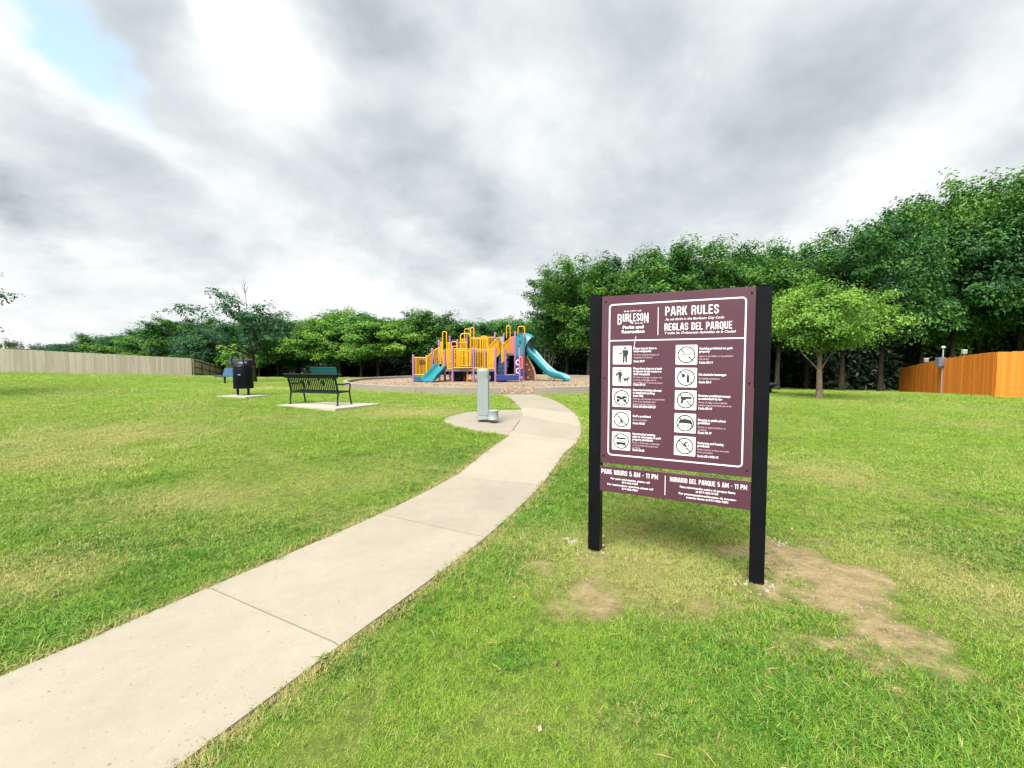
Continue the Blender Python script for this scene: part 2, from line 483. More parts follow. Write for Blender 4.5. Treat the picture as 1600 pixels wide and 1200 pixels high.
M = {
    'ground': mat_ground(),
    'path': mat_concrete('path_concrete', (0.252, 0.226, 0.180)),
    'pad': mat_concrete('pad_concrete', (0.330, 0.305, 0.250)),
    'kerb': mat_concrete('kerb_concrete', (0.215, 0.192, 0.150)),
    'joint': mat_concrete('joint_soil', (0.07, 0.052, 0.036)),
    'mulch': mat_mulch('wood_mulch', [(0.13, 0.092, 0.062), (0.215, 0.163, 0.115), (0.30, 0.24, 0.175)]),
    'chip': mat_chip('wood_chip', [(0.12, 0.08, 0.05), (0.225, 0.168, 0.115), (0.34, 0.275, 0.20)]),
    'black': paint('black_powder_coat', (0.0014, 0.0019, 0.0036), 0.38, 0.3, 4, 0.12),
    'maroon': paint('maroon_panel', (0.063, 0.0205, 0.037), 0.34, 0.07, 2.5, 0.45),
    'white': paint('white_vinyl', (0.78, 0.76, 0.78), 0.5, 0.04, 8),
    'pale': paint('pale_pink_print', (0.50, 0.36, 0.42), 0.5, 0.04, 8),
    'ink': paint('dark_pictogram_ink', (0.010, 0.015, 0.017), 0.5, 0.05, 8),
    'redink': paint('maroon_pictogram_ink', (0.10, 0.03, 0.05), 0.5, 0.05, 8),
    'screw': paint('dark_screw', (0.015, 0.01, 0.012), 0.35, 0.1, 8, 0.5, 0.6),
    'yellow': paint('yellow_powder_coat', (0.60, 0.300, 0.006), 0.38, 0.12, 3, 0.5, 0, 0.05),
    'mauve': paint('mauve_powder_coat', (0.215, 0.090, 0.205), 0.4, 0.14, 3, 0.5, 0, 0.06),
    'pink': paint('faded_pink_plastic', (0.42, 0.105, 0.075), 0.45, 0.12, 3),
    'orange': paint('orange_plastic', (0.60, 0.13, 0.04), 0.42, 0.1, 3),
    'teal': paint('teal_plastic', (0.006, 0.150, 0.185), 0.33, 0.14, 2.5, 0.5, 0, 0.04),
    'tealdark': paint('dark_teal_plastic', (0.006, 0.085, 0.14), 0.38, 0.14, 2.5),
    'blue': paint('royal_blue_plastic', (0.008, 0.018, 0.150), 0.4, 0.15, 3, 0.5, 0, 0.05),
    'navy': paint('navy_deck_coating', (0.010, 0.022, 0.055), 0.6, 0.2, 3),
    'deckedge': paint('grey_deck_edge', (0.075, 0.085, 0.095), 0.6, 0.2, 3),
    'rubber': paint('black_rubber', (0.008, 0.008, 0.009), 0.7, 0.2, 4),
    'maroonplay': paint('dark_red_plastic', (0.075, 0.012, 0.02), 0.5, 0.15, 4),
    'rock': paint('brown_climbing_rock', (0.105, 0.045, 0.028), 0.8, 0.4, 2.4, 0.2, 0, 0.2, 0.5),
    'rockedge': paint('tan_climbing_edge', (0.36, 0.25, 0.18), 0.8, 0.3, 3),
    'greygreen': paint('grey_panel', (0.22, 0.23, 0.24), 0.5, 0.1, 3),
    'fountain': paint('light_grey_enamel', (0.195, 0.225, 0.228), 0.42, 0.08, 3.5, 0.5, 0, 0.03, 0.06),
    'steel': paint('stainless_steel', (0.45, 0.47, 0.48), 0.28, 0.1, 5, 0.5, 0.85),
    'galv': paint('galvanised_steel', (0.36, 0.38, 0.40), 0.45, 0.12, 5, 0.5, 0.5),
    'benchgreen': paint('dark_green_bench_coat', (0.0015, 0.008, 0.007), 0.4, 0.2, 4, 0.18),
    'benchteal': mat_perforated('teal_perforated_steel', (0.016, 0.105, 0.115), (0.005, 0.02, 0.022), 26),
    'benchblue': mat_perforated('blue_perforated_steel', (0.035, 0.085, 0.15), (0.01, 0.02, 0.03), 26),
    'bin': mat_perforated('navy_perforated_bin', (0.0025, 0.0035, 0.009), (0.001, 0.001, 0.0015), 34),
    'binlid': paint('black_bin_lid', (0.004, 0.006, 0.014), 0.30, 0.2, 4, 0.35),
    'cedar': mat_wood('orange_cedar', (0.60, 0.165, 0.018), (0.80, 0.275, 0.045), 0.55),
    'oldwood': mat_wood('weathered_pine', (0.44, 0.375, 0.30), (0.74, 0.655, 0.555), 0.5, False, 10),
    'rail': mat_wood('weathered_rail', (0.06, 0.045, 0.032), (0.12, 0.09, 0.06), 0.5, False),
    'bark': mat_bark('grey_brown_bark', (0.014, 0.011, 0.008), (0.052, 0.042, 0.031)),
    'palebark': mat_bark('pale_bark', (0.07, 0.053, 0.037), (0.21, 0.165, 0.12)),
    'leafdark': mat_leaf('wood_leaf', [(0.0, (0.008, 0.040, 0.016)), (0.4, (0.026, 0.104, 0.019)), (0.7, (0.072, 0.190, 0.022)), (1.0, (0.150, 0.285, 0.034))]),
    'leafmid': mat_leaf('light_wood_leaf', [(0.0, (0.018, 0.070, 0.014)), (0.4, (0.058, 0.165, 0.018)), (0.7, (0.125, 0.270, 0.028)), (1.0, (0.215, 0.350, 0.042))]),
    'leafteal': mat_leaf('cool_leaf', [(0.0, (0.010, 0.052, 0.030)), (0.5, (0.030, 0.108, 0.042)), (1.0, (0.085, 0.205, 0.050))]),
    'leafbright': mat_leaf('bright_leaf', [(0.0, (0.070, 0.180, 0.024)), (0.5, (0.165, 0.325, 0.044)), (1.0, (0.300, 0.460, 0.085))], 0.35),
    'leafpale': mat_leaf('pale_leaf', [(0.0, (0.06, 0.10, 0.05)), (1.0, (0.16, 0.20, 0.10))], 0.4),
    'leafshade': mat_leaf('shade_dark_undergrowth_leaf', [(0.0, (0.002, 0.007, 0.004)), (1.0, (0.012, 0.030, 0.009))], 0.1),  # leaf colour taken near black to paint the shade inside the wood
    'grass': mat_blade('grass_blade', [(0.0, (0.062, 0.145, 0.014)), (0.5, (0.180, 0.315, 0.030)), (1.0, (0.345, 0.460, 0.065))], ((0.26, 0.29, 0.075), (0.48, 0.44, 0.18))),
    'lush': mat_blade('lush_blade', [(0.0, (0.016, 0.070, 0.010)), (0.5, (0.062, 0.190, 0.015)), (1.0, (0.175, 0.345, 0.034))], ((0.20, 0.22, 0.06), (0.40, 0.36, 0.14))),
    'strawblade': mat_blade('straw_blade', [(0.0, (0.20, 0.16, 0.06)), (0.5, (0.36, 0.28, 0.11)), (1.0, (0.52, 0.42, 0.20))], ((0.30, 0.22, 0.09), (0.55, 0.44, 0.22))),
    'stone': paint('pale_stone', (0.26, 0.235, 0.195), 0.85, 0.3, 9),
    'clod': paint('soil_clod', (0.27, 0.205, 0.13), 0.95, 0.5, 9, 0.1),
    'boxgrey': paint('grey_box_enamel', (0.10, 0.12, 0.14), 0.45, 0.12, 5),
    'whitebox': paint('white_fixture', (0.42, 0.41, 0.38), 0.4, 0.08, 8),
}


# ------------------------------------------------------------------ mesh builder and object tree
class MB:
    def __init__(self):
        self.v = []; self.f = []; self.s = []
    def add(self, verts, faces, smooth=False):
        o = len(self.v)
        self.v.extend([tuple(map(float, p)) for p in verts])
        for f in faces:
            self.f.append(tuple(i+o for i in f)); self.s.append(smooth)
        return self
    def box(self, x0, x1, y0, y1, z0, z1, bev=0.0):
        if bev <= 0:
            vs = [(x, y, z) for x in (x0, x1) for y in (y0, y1) for z in (z0, z1)]
            return self.add(vs, [(0, 1, 3, 2), (4, 6, 7, 5), (0, 4, 5, 1), (2, 3, 7, 6), (0, 2, 6, 4), (1, 5, 7, 3)])
        ring = lambda b, z: [(x0+b, y0, z), (x1-b, y0, z), (x1, y0+b, z), (x1, y1-b, z), (x1-b, y1, z), (x0+b, y1, z), (x0, y1-b, z), (x0, y0+b, z)]
        ins = lambda b, z: [(x0+b, y0+b, z), (x1-b, y0+b, z), (x1-b, y0+b, z), (x1-b, y1-b, z), (x1-b, y1-b, z), (x0+b, y1-b, z), (x0+b, y1-b, z), (x0+b, y0+b, z)]
        b = bev
        levels = [ring(b*1.6, z0), ring(b, z0+b), ring(b, z1-b), None]
        top = [(x0+2*b, y0+b, z1), (x1-2*b, y0+b, z1), (x1-b, y0+2*b, z1), (x1-b, y1-2*b, z1), (x1-2*b, y1-b, z1), (x0+2*b, y1-b, z1), (x0+b, y1-2*b, z1), (x0+b, y0+2*b, z1)]
        bot = [(p[0], p[1], z0) for p in top]
        vs = bot+levels[1]+levels[2]+top
        fs = [tuple(reversed(range(8)))]
        for l in range(3):
            for i in range(8):
                j = (i+1) % 8
                fs.append((l*8+i, l*8+j, l*8+8+j, l*8+8+i))
        fs.append(tuple(range(24, 32)))
        return self.add(vs, fs)
    def hexa(self, p):
        """8 points: 0-3 one face (ccw), 4-7 the opposite face"""
        return self.add(p, [(3, 2, 1, 0), (4, 5, 6, 7), (0, 1, 5, 4), (1, 2, 6, 5), (2, 3, 7, 6), (3, 0, 4, 7)])
    def slab(self, poly, z0, z1):
        """prism from xy polygon; z may be a function of x,y"""
        n = len(poly)
        fz = lambda z, p: z(p[0], p[1]) if callable(z) else z
        vs = [(p[0], p[1], fz(z0, p)) for p in poly]+[(p[0], p[1], fz(z1, p)) for p in poly]
        fs = [tuple(reversed(range(n))), tuple(range(n, 2*n))]+[(i, (i+1) % n, n+(i+1) % n, n+i) for i in range(n)]
        return self.add(vs, fs)
    def plate(self, poly, y0, y1):
        """prism standing in the xz plane, from y0 (front) to y1"""
        n = len(poly)
        vs = [(p[0], y0, p[1]) for p in poly]+[(p[0], y1, p[1]) for p in poly]
        fs = [tuple(range(n)), tuple(reversed(range(n, 2*n)))]+[((i+1) % n, i, n+i, n+(i+1) % n) for i in range(n)]
        return self.add(vs, fs)
    def tube(self, pts, rad, n=8, caps=True, closed=False):
        pts = [np.array(p, float) for p in pts]
        m = len(pts)
        rr = rad if isinstance(rad, (list, tuple, np.ndarray)) else [rad]*m
        rings = []
        prev = None
        for i in range(m):
            if closed:
                t = pts[(i+1) % m]-pts[i-1]
            else:
                t = pts[min(i+1, m-1)]-pts[max(i-1, 0)]
            t = t/(np.linalg.norm(t)+1e-9)
            if prev is None:
                a = np.array([0, 0, 1.0]) if abs(t[2]) < 0.9 else np.array([1.0, 0, 0])
            else:
                a = prev
            u = a-t*np.dot(a, t); u /= (np.linalg.norm(u)+1e-9)
            prev = u
            w = np.cross(t, u)
            rings.append([pts[i]+rr[i]*(math.cos(2*math.pi*j/n)*u+math.sin(2*math.pi*j/n)*w) for j in range(n)])
        vs = [p for r in rings for p in r]
        fs = []
        for i in range(m if closed else m-1):
            a = i*n; b = ((i+1) % m)*n
            for j in range(n):
                fs.append((a+j, a+(j+1) % n, b+(j+1) % n, b+j))
        self.add(vs, fs, True)
        if caps and not closed:
            self.add(rings[0], [tuple(reversed(range(n)))]); self.add(rings[-1], [tuple(range(n))])
        return self
    def lathe(self, prof, cx=0, cy=0, n=20):
        """prof: (r,z) from bottom to top"""
        vs = []; fs = []
        for r, z in prof:
            vs += [(cx+r*math.cos(2*math.pi*j/n), cy+r*math.sin(2*math.pi*j/n), z) for j in range(n)]
        for i in range(len(prof)-1):
            for j in range(n):
                fs.append((i*n+j, i*n+(j+1) % n, (i+1)*n+(j+1) % n, (i+1)*n+j))
        self.add(vs, fs, True)
        self.add(vs[:n], [tuple(reversed(range(n)))]); self.add(vs[-n:], [tuple(range(n))])
        return self
    def grid(self, rows, smooth=True, closed_u=False):
        nu = len(rows[0]); nv = len(rows)
        vs = [p for r in rows for p in r]
        fs = []
        for i in range(nv-1):
            for j in range(nu if closed_u else nu-1):
                fs.append((i*nu+j, i*nu+(j+1) % nu, (i+1)*nu+(j+1) % nu, (i+1)*nu+j))
        return self.add(vs, fs, smooth)
    def shift(self, d):
        self.v = [(p[0]-d[0], p[1]-d[1], p[2]-d[2]) for p in self.v]
        return self
    def mesh(self, name, mat):
        me = bpy.data.meshes.new(name)
        me.from_pydata(self.v, [], self.f)
        me.polygons.foreach_set('use_smooth', self.s)
        me.materials.append(mat)
        me.update()
        return me
    def build(self, name, mat, parent=None):
        return link(name, self.mesh(name, mat), parent)


def link(name, me, parent=None, loc=(0, 0, 0), rz=0.0):
    o = bpy.data.objects.new(name, me)
    COL.objects.link(o)
    o.location = loc
    o.rotation_euler = (0, 0, rz)
    if parent is not None:
        o.parent = parent
    return o

def thing(name, label, cat, loc=(0, 0, 0), rz=0.0, group=None):
    o = link(name, None, None, loc, rz)
    return tag(o, label, cat, group)

def tag(o, label, cat, group=None):
    o['label'] = label; o['category'] = cat
    if group:
        o['group'] = group
    return o

def kind(o, k):
    o['kind'] = k
    return o

def copy_tree(root, loc, rz, label, group=None, scale=None):
    r = root.copy(); COL.objects.link(r)
    r.location = loc; r.rotation_euler = (0, 0, rz)
    if scale is not None:
        r.scale = scale
    r['label'] = label
    if group:
        r['group'] = group
    for ch in list(root.children):
        c = ch.copy(); COL.objects.link(c); c.parent = r
        for g in list(ch.children):
            d = g.copy(); COL.objects.link(d); d.parent = c
    return r


# ------------------------------------------------------------------ layout polygons
def catmull(P, n=8):
    P = [np.array(p, float) for p in P]
    Q = [2*P[0]-P[1]]+P+[2*P[-1]-P[-2]]
    out = []
    for i in range(1, len(Q)-2):
        for j in range(n):
            t = j/n
            a, b, c, d = Q[i-1], Q[i], Q[i+1], Q[i+2]
            out.append(0.5*((2*b)+(-a+c)*t+(2*a-5*b+4*c-d)*t*t+(-a+3*b-3*c+d)*t**3))
    out.append(P[-1])
    return out

def inpoly(x, y, poly):
    inside = np.zeros(len(x), bool)
    n = len(poly)
    for i in range(n):
        x0, y0 = poly[i][0], poly[i][1]; x1, y1 = poly[(i+1) % n][0], poly[(i+1) % n][1]
        if y0 == y1:
            continue
        c = ((y0 > y) != (y1 > y)) & (x < (x1-x0)*(y-y0)/(y1-y0)+x0)
        inside ^= c
    return inside

PAIRS = [((325, 922), (530, 1013)), ((592, 806), (757, 843)), ((707, 747), (845, 760)), ((757, 709), (880, 712)), ((800, 676), (902, 690)),
         ((816, 652), (908, 668)), ((812, 637), (897, 646)), ((799, 625), (866, 626)), ((785, 617.5), (838, 617.5))]
LW = [hit(*a)[:2] for a, b in PAIRS]
RW = [hit(*b)[:2] for a, b in PAIRS]
for _ in range(3):
    LW.insert(0, LW[0]+(LW[0]-LW[1])/np.linalg.norm(LW[0]-LW[1])*1.56)
    RW.insert(0, RW[0]+(RW[0]-RW[1])/np.linalg.norm(RW[0]-RW[1])*1.56)
NSUB = 8
LC = catmull(LW, NSUB); RC = catmull(RW, NSUB)
PATH_POLY = [tuple(p) for p in LC]+[tuple(p) for p in reversed(RC)]

# curving path: dark bed with a slab for every pour between joints
def strip(mb, Ls, Rs, z_top, z_bot, inset=0.0):
    rows = len(Ls)
    zt = lambda p: G(p[0], p[1])+z_top
    zb = lambda p: G(p[0], p[1])+z_bot
    top = []; bot = []
    for a, b in zip(Ls, Rs):
        d = (b-a)/np.linalg.norm(b-a)
        a2 = a+d*inset; b2 = b-d*inset
        mids = [a2+(b2-a2)*t for t in (0, .03, .25, .5, .75, .97, 1)]
        top.append([(m[0], m[1], zt(m)-(0.006 if i in (0, 6) else 0)) for i, m in enumerate(mids)])
        bot.append([(m[0], m[1], zb(m)) for m in mids])
    nu = 7
    vs = [p for r in top for p in r]+[p for r in bot for p in r]
    o = rows*nu
    fs = []
    for i in range(rows-1):
        for j in range(nu-1):
            a = i*nu+j
            fs.append((a, a+1, a+nu+1, a+nu))
        fs.append((i*nu, (i+1)*nu, o+(i+1)*nu, o+i*nu))
        e = nu-1
        fs.append((i*nu+e, o+i*nu+e, o+(i+1)*nu+e, (i+1)*nu+e))
    for r in (0, rows-1):
        for j in range(nu-1):
            a = r*nu+j
            q = (a, o+a, o+a+1, a+1)
            fs.append(q if r == 0 else tuple(reversed(q)))
    mb.add(vs, fs)

mb = MB(); strip(mb, LC, RC, 0.006, -0.10, -0.03)
path_o = kind(mb.build('path', M['joint']), 'structure')
for s in range(len(LW)-1):
    a, b = s*NSUB, (s+1)*NSUB
    Ls = [p.copy() for p in LC[a:b+1]]; Rs = [p.copy() for p in RC[a:b+1]]
    gap = 0.006
    for arr in (Ls, Rs):
        d = arr[1]-arr[0]; arr[0] = arr[0]+d/np.linalg.norm(d)*gap
        d = arr[-1]-arr[-2]; arr[-1] = arr[-1]-d/np.linalg.norm(d)*gap
    mb = MB(); strip(mb, Ls, Rs, 0.022, -0.08)
    mb.build('slab', M['path'], path_o)

def pad_from_px(name, pts, lift, thick, mat, label=None):
    w = [hit(px, py)[:2] for px, py in pts]
    top = max(G(p[0], p[1]) for p in w)*0.5+np.mean([G(p[0], p[1]) for p in w])*0.5+lift
    mb = MB(); mb.slab([tuple(p) for p in w][::-1], top-thick, top)
    # keep the winding upward
    o = kind(mb.build(name, mat), 'structure')
    return o, [tuple(p) for p in w], top

# fountain apron: follows the ground, joins the path
apx = [(793, 679.5), (762, 677), (733, 672), (710, 666.5), (697, 661.5), (692.6, 657), (697, 653), (706, 649.8), (726, 645), (747, 642.6), (782, 640.6), (812, 640)]
AP = [hit(*p)[:2] for p in apx]
edge = [LC[i] for i in range(len(LC))]
jt = [p for p in edge if AP[0][1]-0.05 < p[1] < AP[-1][1]+0.05]
APOLY = [tuple(p) for p in AP]+[tuple(p+np.array([0.04, 0])) for p in reversed(jt)]
mb = MB()
_c = np.mean(np.array(APOLY), axis=0)
mb.slab([tuple(p) for p in APOLY][::-1], lambda x, y: G(x, y)-.08, lambda x, y: G(x, y)+.008)
kind(mb.build('fountain_apron', M['pad'] if False else M['path']), 'structure')

bench_pad, BPOLY, bench_top = pad_from_px('bench_pad', [(432, 634), (506, 628), (594, 633.5), (524, 643.5)], 0.02, 0.14, M['pad'])
bin_pad, NPOLY, bin_top = pad_from_px('bin_pad', [(338, 621.5), (372, 617.5), (421, 619.2), (384, 623)], 0.04, 0.14, M['pad'])

PC = np.array([-0.5, 24.0]); PR = 8.0
OPEN_A = math.atan2(16.02-24, -0.38+0.5); OPEN_B = math.atan2(16.1-24, 0.80+0.5)

# ------------------------------------------------------------------ bare / dry masks
BARE = [(1250, 885, .30, .22, 1.0), (1330, 930, .22, .16, 1.0), (1390, 985, .18, .10, .9), (1180, 915, .16, .12, .9), (1460, 1050, .2, .07, .8), (1530, 1085, .15, .05, .7), (1300, 1010, .3, .06, .55),
        (1210, 865, .3, .15, .6), (930, 925, .20, .10, .8), (975, 935, .16, .07, .7), (925, 868, .16, .14, .6), (1300, 850, .12, .1, .5), (840, 890, .12, .1, .5), (1090, 945, .3, .08, .5)]
BAREW = [(*hit(b[0], b[1])[:2], b[2], b[3], b[4]) for b in BARE]
DRY = [(1000, 880, .8, .5, .3), (1280, 740, .9, .5, .5), (1430, 900, .7, .5, .35), (130, 680, 2.0, .6, .5), (120, 720, 1.2, .35, .6), (650, 645, 1.2, .3, .8), (610, 600, 1, .3, .4),
       (420, 607, 1.6, .5, .8), (650, 1150, .25, .15, .2), (800, 1130, .25, .12, .35), (950, 1150, .2, .12, .2), (1010, 905, .5, .3, .3), (480, 650, 1.5, .4, .35), (1560, 930, .4, .3, .4), (60, 900, .6, .3, .45), (320, 780, 1.0, .3, .35), (480, 905, .4, .1, .3), (1500, 660, 1.5, .6, .3)]
DRYW = [(*hit(b[0], b[1])[:2], b[2], b[3], b[4]) for b in DRY]

def f_bare(x, y):
    s = np.zeros_like(x)
    nx = (fbm(x*1.9, y*1.9, 3)-.5)*0.7; ny = (fbm(x*1.9, y*1.9, 9)-.5)*0.7
    for bx, by, sx, sy, a in BAREW:
        s = np.maximum(s, a*np.exp(-(((x+nx-bx)/(sx*1.6))**2+((y+ny-by)/(sy*2.3))**2)))
    s = s*(0.15+1.6*fbm(x*5, y*5, 21))
    return np.clip(s, 0, 1)

def f_dry(x, y):
    s = 0.12+0.5*(fbm(x*.35, y*.35, 31)-.42)+0.6*(fbm(x*1.6, y*1.6, 37)-.5)
    for bx, by, sx, sy, a in DRYW:
        s = s+a*np.exp(-(((x-bx)/sx)**2+((y-by)/(sy*2))**2))
    s = s-0.30*np.exp(-((y-1.9)/1.1)**2)*(x > -.6)-0.12*np.exp(-((y-3.2)/1.0)**2)*(x < -1.2)
    return np.clip(s, 0, 1)

# ------------------------------------------------------------------ ground sheet
def sinh_axis(c, lo, hi, n, s):
    a, b = math.asinh((lo-c)/s), math.asinh((hi-c)/s)
    return c+s*np.sinh(np.linspace(a, b, n))
gx = sinh_axis(0.5, -320, 320, 300, 2.6)
gy = sinh_axis(3.0, -60, 560, 330, 2.2)
X, Y = np.meshgrid(gx, gy)
Z = Gv(X, Y)
far = np.clip((np.hypot(X, Y)-110)/60, 0, 1)
Z = Z*(1-far)+(-0.8)*far
damp = np.clip(1-(np.hypot(X, Y)-25)/20, 0, 1)
Z += ((fbm(X*2.3, Y*2.3, 51)-.5)*0.012+(fbm(X*.6, Y*.6, 57)-.5)*0.03)*damp
onp = inpoly(X.ravel(), Y.ravel(), PATH_POLY).reshape(X.shape) | inpoly(X.ravel(), Y.ravel(), APOLY).reshape(X.shape)
Z = np.where(onp, Z-0.05, Z)
ny_, nx_ = X.shape
me = bpy.data.meshes.new('ground')
verts = np.stack([X, Y, Z], -1).reshape(-1, 3)
ii = (np.arange(ny_-1)[:, None]*nx_+np.arange(nx_-1)[None]).ravel()
faces = np.stack([ii, ii+1, ii+nx_+1, ii+nx_], -1)
def np_mesh(me, verts, faces, smooth=False):
    nf, k = faces.shape
    me.vertices.add(len(verts)); me.loops.add(nf*k); me.polygons.add(nf)
    me.vertices.foreach_set('co', np.ascontiguousarray(verts, np.float32).ravel())
    me.loops.foreach_set('vertex_index', np.ascontiguousarray(faces, np.int32).ravel())
    me.polygons.foreach_set('loop_start', np.arange(0, nf*k, k, dtype=np.int32))
    me.polygons.foreach_set('loop_total', np.full(nf, k, np.int32))
    me.polygons.foreach_set('use_smooth', np.full(nf, smooth))
    me.update(calc_edges=True)
    return me
np_mesh(me, verts, faces, True)
me.materials.append(M['ground'])
for nm, fn in (('bare', f_bare), ('dry', f_dry)):
    at = me.attributes.new(nm, 'FLOAT', 'POINT')
    at.data.foreach_set('value', fn(verts[:, 0], verts[:, 1]).astype(np.float32))
kind(link('ground', me), 'structure')


# ------------------------------------------------------------------ grass blades (scattered, uncountable)
def tuft_mesh(name, n, h, spread, width, mat, lean=0.6, segs=2, seed=0):
    r = np.random.default_rng(seed)
    vs = []; fs = []; tone = []
    for i in range(n):
        a = r.uniform(0, 2*math.pi); d = spread*math.sqrt(r.uniform())
        bx, by = d*math.cos(a), d*math.sin(a)
        la = r.uniform(0, 2*math.pi); ln = lean*r.uniform(.25, 1.25)
        hh = h*r.uniform(.45, 1.15)
        wa = la+math.pi/2+r.uniform(-.6, .6)
        wx, wy = math.cos(wa)*width/2, math.sin(wa)*width/2
        o = len(vs); tn = r.uniform()
        for s in range(segs+1):
            t = s/segs
            off = ln*hh*t*t
            px = bx+math.cos(la)*off; py = by+math.sin(la)*off; pz = hh*t*(1-.25*ln*t*t)-0.004
            if s < segs:
                w = 1-.35*t
                vs += [(px-wx*w, py-wy*w, pz), (px+wx*w, py+wy*w, pz)]; tone += [tn]*2
            else:
                vs.append((px, py, pz)); tone.append(tn)
        for s in range(segs-1):
            fs.append((o+2*s, o+2*s+1, o+2*s+3, o+2*s+2))
        e = o+2*(segs-1)
        fs.append((e, e+1, e+2))
    me = bpy.data.meshes.new(name)
    me.from_pydata(vs, [], fs)
    me.materials.append(mat)
    at = me.attributes.new('tone', 'FLOAT', 'POINT')
    at.data.foreach_set('value', np.array(tone, np.float32))
    return me

def scatter(name, pts, scl, rot, dry, idx, sources, label=None):
    """one 'stuff' object: points carrying instances of the unlinked source meshes"""
    me = bpy.data.meshes.new(name)
    me.vertices.add(len(pts))
    me.vertices.foreach_set('co', np.ascontiguousarray(pts, np.float32).ravel())
    for nm, arr in (('scl', scl), ('dry', dry)):
        a = me.attributes.new(nm, 'FLOAT', 'POINT'); a.data.foreach_set('value', np.ascontiguousarray(arr, np.float32))
    a = me.attributes.new('rot', 'FLOAT_VECTOR', 'POINT'); a.data.foreach_set('vector', np.ascontiguousarray(rot, np.float32).ravel())
    a = me.attributes.new('idx', 'INT', 'POINT'); a.data.foreach_set('value', np.ascontiguousarray(idx, np.int32))
    o = link(name, me)
    ng = bpy.data.node_groups.new(name, 'GeometryNodeTree')
    ng.interface.new_socket('Geometry', in_out='INPUT', socket_type='NodeSocketGeometry')
    ng.interface.new_socket('Geometry', in_out='OUTPUT', socket_type='NodeSocketGeometry')
    N = ng.nodes; Lk = ng.links
    gi = N.new('NodeGroupInput'); go = N.new('NodeGroupOutput')
    jn = N.new('GeometryNodeJoinGeometry')
    def attr(nm, t):
        nd = N.new('GeometryNodeInputNamedAttribute'); nd.data_type = t; nd.inputs[0].default_value = nm
        return nd.outputs[0]
    ix = attr('idx', 'INT')
    for i, src in enumerate(sources):
        so = bpy.data.objects.new(name+'_source', src)       # never linked to the scene
        oi = N.new('GeometryNodeObjectInfo'); oi.inputs[0].default_value = so
        cmpn = N.new('FunctionNodeCompare'); cmpn.data_type = 'INT'; cmpn.operation = 'EQUAL'
        Lk.new(ix, cmpn.inputs[2]); cmpn.inputs[3].default_value = i
        ip = N.new('GeometryNodeInstanceOnPoints')
        Lk.new(gi.outputs[0], ip.inputs['Points'])
        Lk.new(cmpn.outputs[0], ip.inputs['Selection'])
        Lk.new(oi.outputs['Geometry'], ip.inputs['Instance'])
        e2r = N.new('FunctionNodeEulerToRotation')
        Lk.new(attr('rot', 'FLOAT_VECTOR'), e2r.inputs[0])
        Lk.new(e2r.outputs[0], ip.inputs['Rotation'])
        Lk.new(attr('scl', 'FLOAT'), ip.inputs['Scale'])
        Lk.new(ip.outputs[0], jn.inputs[0])
    Lk.new(jn.outputs[0], go.inputs[0])
    md = o.modifiers.new('scatter', 'NODES'); md.node_group = ng
    return kind(o, 'stuff')

TUFTS = [tuft_mesh('tuft_a', 15, .048, .042, .0040, M['grass'], 1.25, 2, 1), tuft_mesh('tuft_b', 12, .060, .045, .0048, M['lush'], 1.25, 3, 2),
         tuft_mesh('tuft_c', 8, .055, .035, .0032, M['strawblade'], 1.3, 2, 3), tuft_mesh('tuft_d', 12, .062, .050, .0090, M['lush'], 1.1, 2, 4),
         tuft_mesh('tuft_far', 26, .046, .090, .0075, M['grass'], 1.2, 1, 5)]

def ring_points(r0, r1, dens, half=63):
    A = math.radians(half)*(r1*r1-r0*r0)
    n = int(A*dens)
    r = np.sqrt(rng.uniform(r0*r0, r1*r1, n)); a = rng.uniform(-math.radians(half), math.radians(half), n)
    return r*np.sin(a), r*np.cos(a)

gp = []
for r0, r1, dens, s, farv in ((0.9, 2.6, 4600, .68, 0), (2.6, 4.5, 2700, .78, 0), (4.5, 7.5, 1500, .85, 0), (7.5, 12, 640, .95, 1), (12, 20, 300, 1.15, 1), (20, 34, 95, 1.5, 1), (34, 62, 28, 2.1, 1)):
    x, y = ring_points(r0, r1, dens)
    gp.append((x, y, np.full(len(x), s), np.full(len(x), farv)))
x = np.concatenate([g[0] for g in gp]); y = np.concatenate([g[1] for g in gp]); s0 = np.concatenate([g[2] for g in gp]); fv = np.concatenate([g[3] for g in gp])
keep = ~(inpoly(x, y, PATH_POLY) | inpoly(x, y, APOLY) | inpoly(x, y, BPOLY) | inpoly(x, y, NPOLY))
keep &= np.hypot(x-PC[0], y-PC[1]) > PR+0.12
bare = f_bare(x, y)
keep &= rng.uniform(size=len(x)) > np.clip((bare-.20)*1.9, 0, .80)
keep &= rng.uniform(size=len(x)) > np.clip((.43-fbm(x*9.3, y*9.3, 97))*4, 0, .6)*(np.hypot(x, y) < 9)
x, y, s0, fv, bare = x[keep], y[keep], s0[keep], fv[keep], bare[keep]
dryv = f_dry(x, y)
pe = np.array(LC+RC)
dedge = np.full(len(x), 9.0)
nearm = np.hypot(x, y) < 13
sel = np.where(nearm)[0]
for i in range(0, len(sel), 20000):
    j = sel[i:i+20000]
    dedge[j] = np.min(np.hypot(x[j, None]-pe[None, :, 0], y[j, None]-pe[None, :, 1]), axis=1)
_lq = hit(1330, 1090)[:2]
lush = np.clip(fbm(x*.55, y*.55, 61)*1.5-.45+.55*np.exp(-(((x-_lq[0])/.8)**2+((y-_lq[1])/.55)**2))+.35*np.exp(-((dedge-.25)/.35)**2)-dryv*.5, 0, 1)
dryv = np.clip(dryv+0.9*np.exp(-(dedge/.09)**2), 0, 1)
u = rng.uniform(size=len(x)); u2 = rng.uniform(size=len(x))
idx = np.where(u < lush*.85, 1, 0)
idx = np.where(u2 < .02+.16*dryv**2+.55*bare, 2, idx)
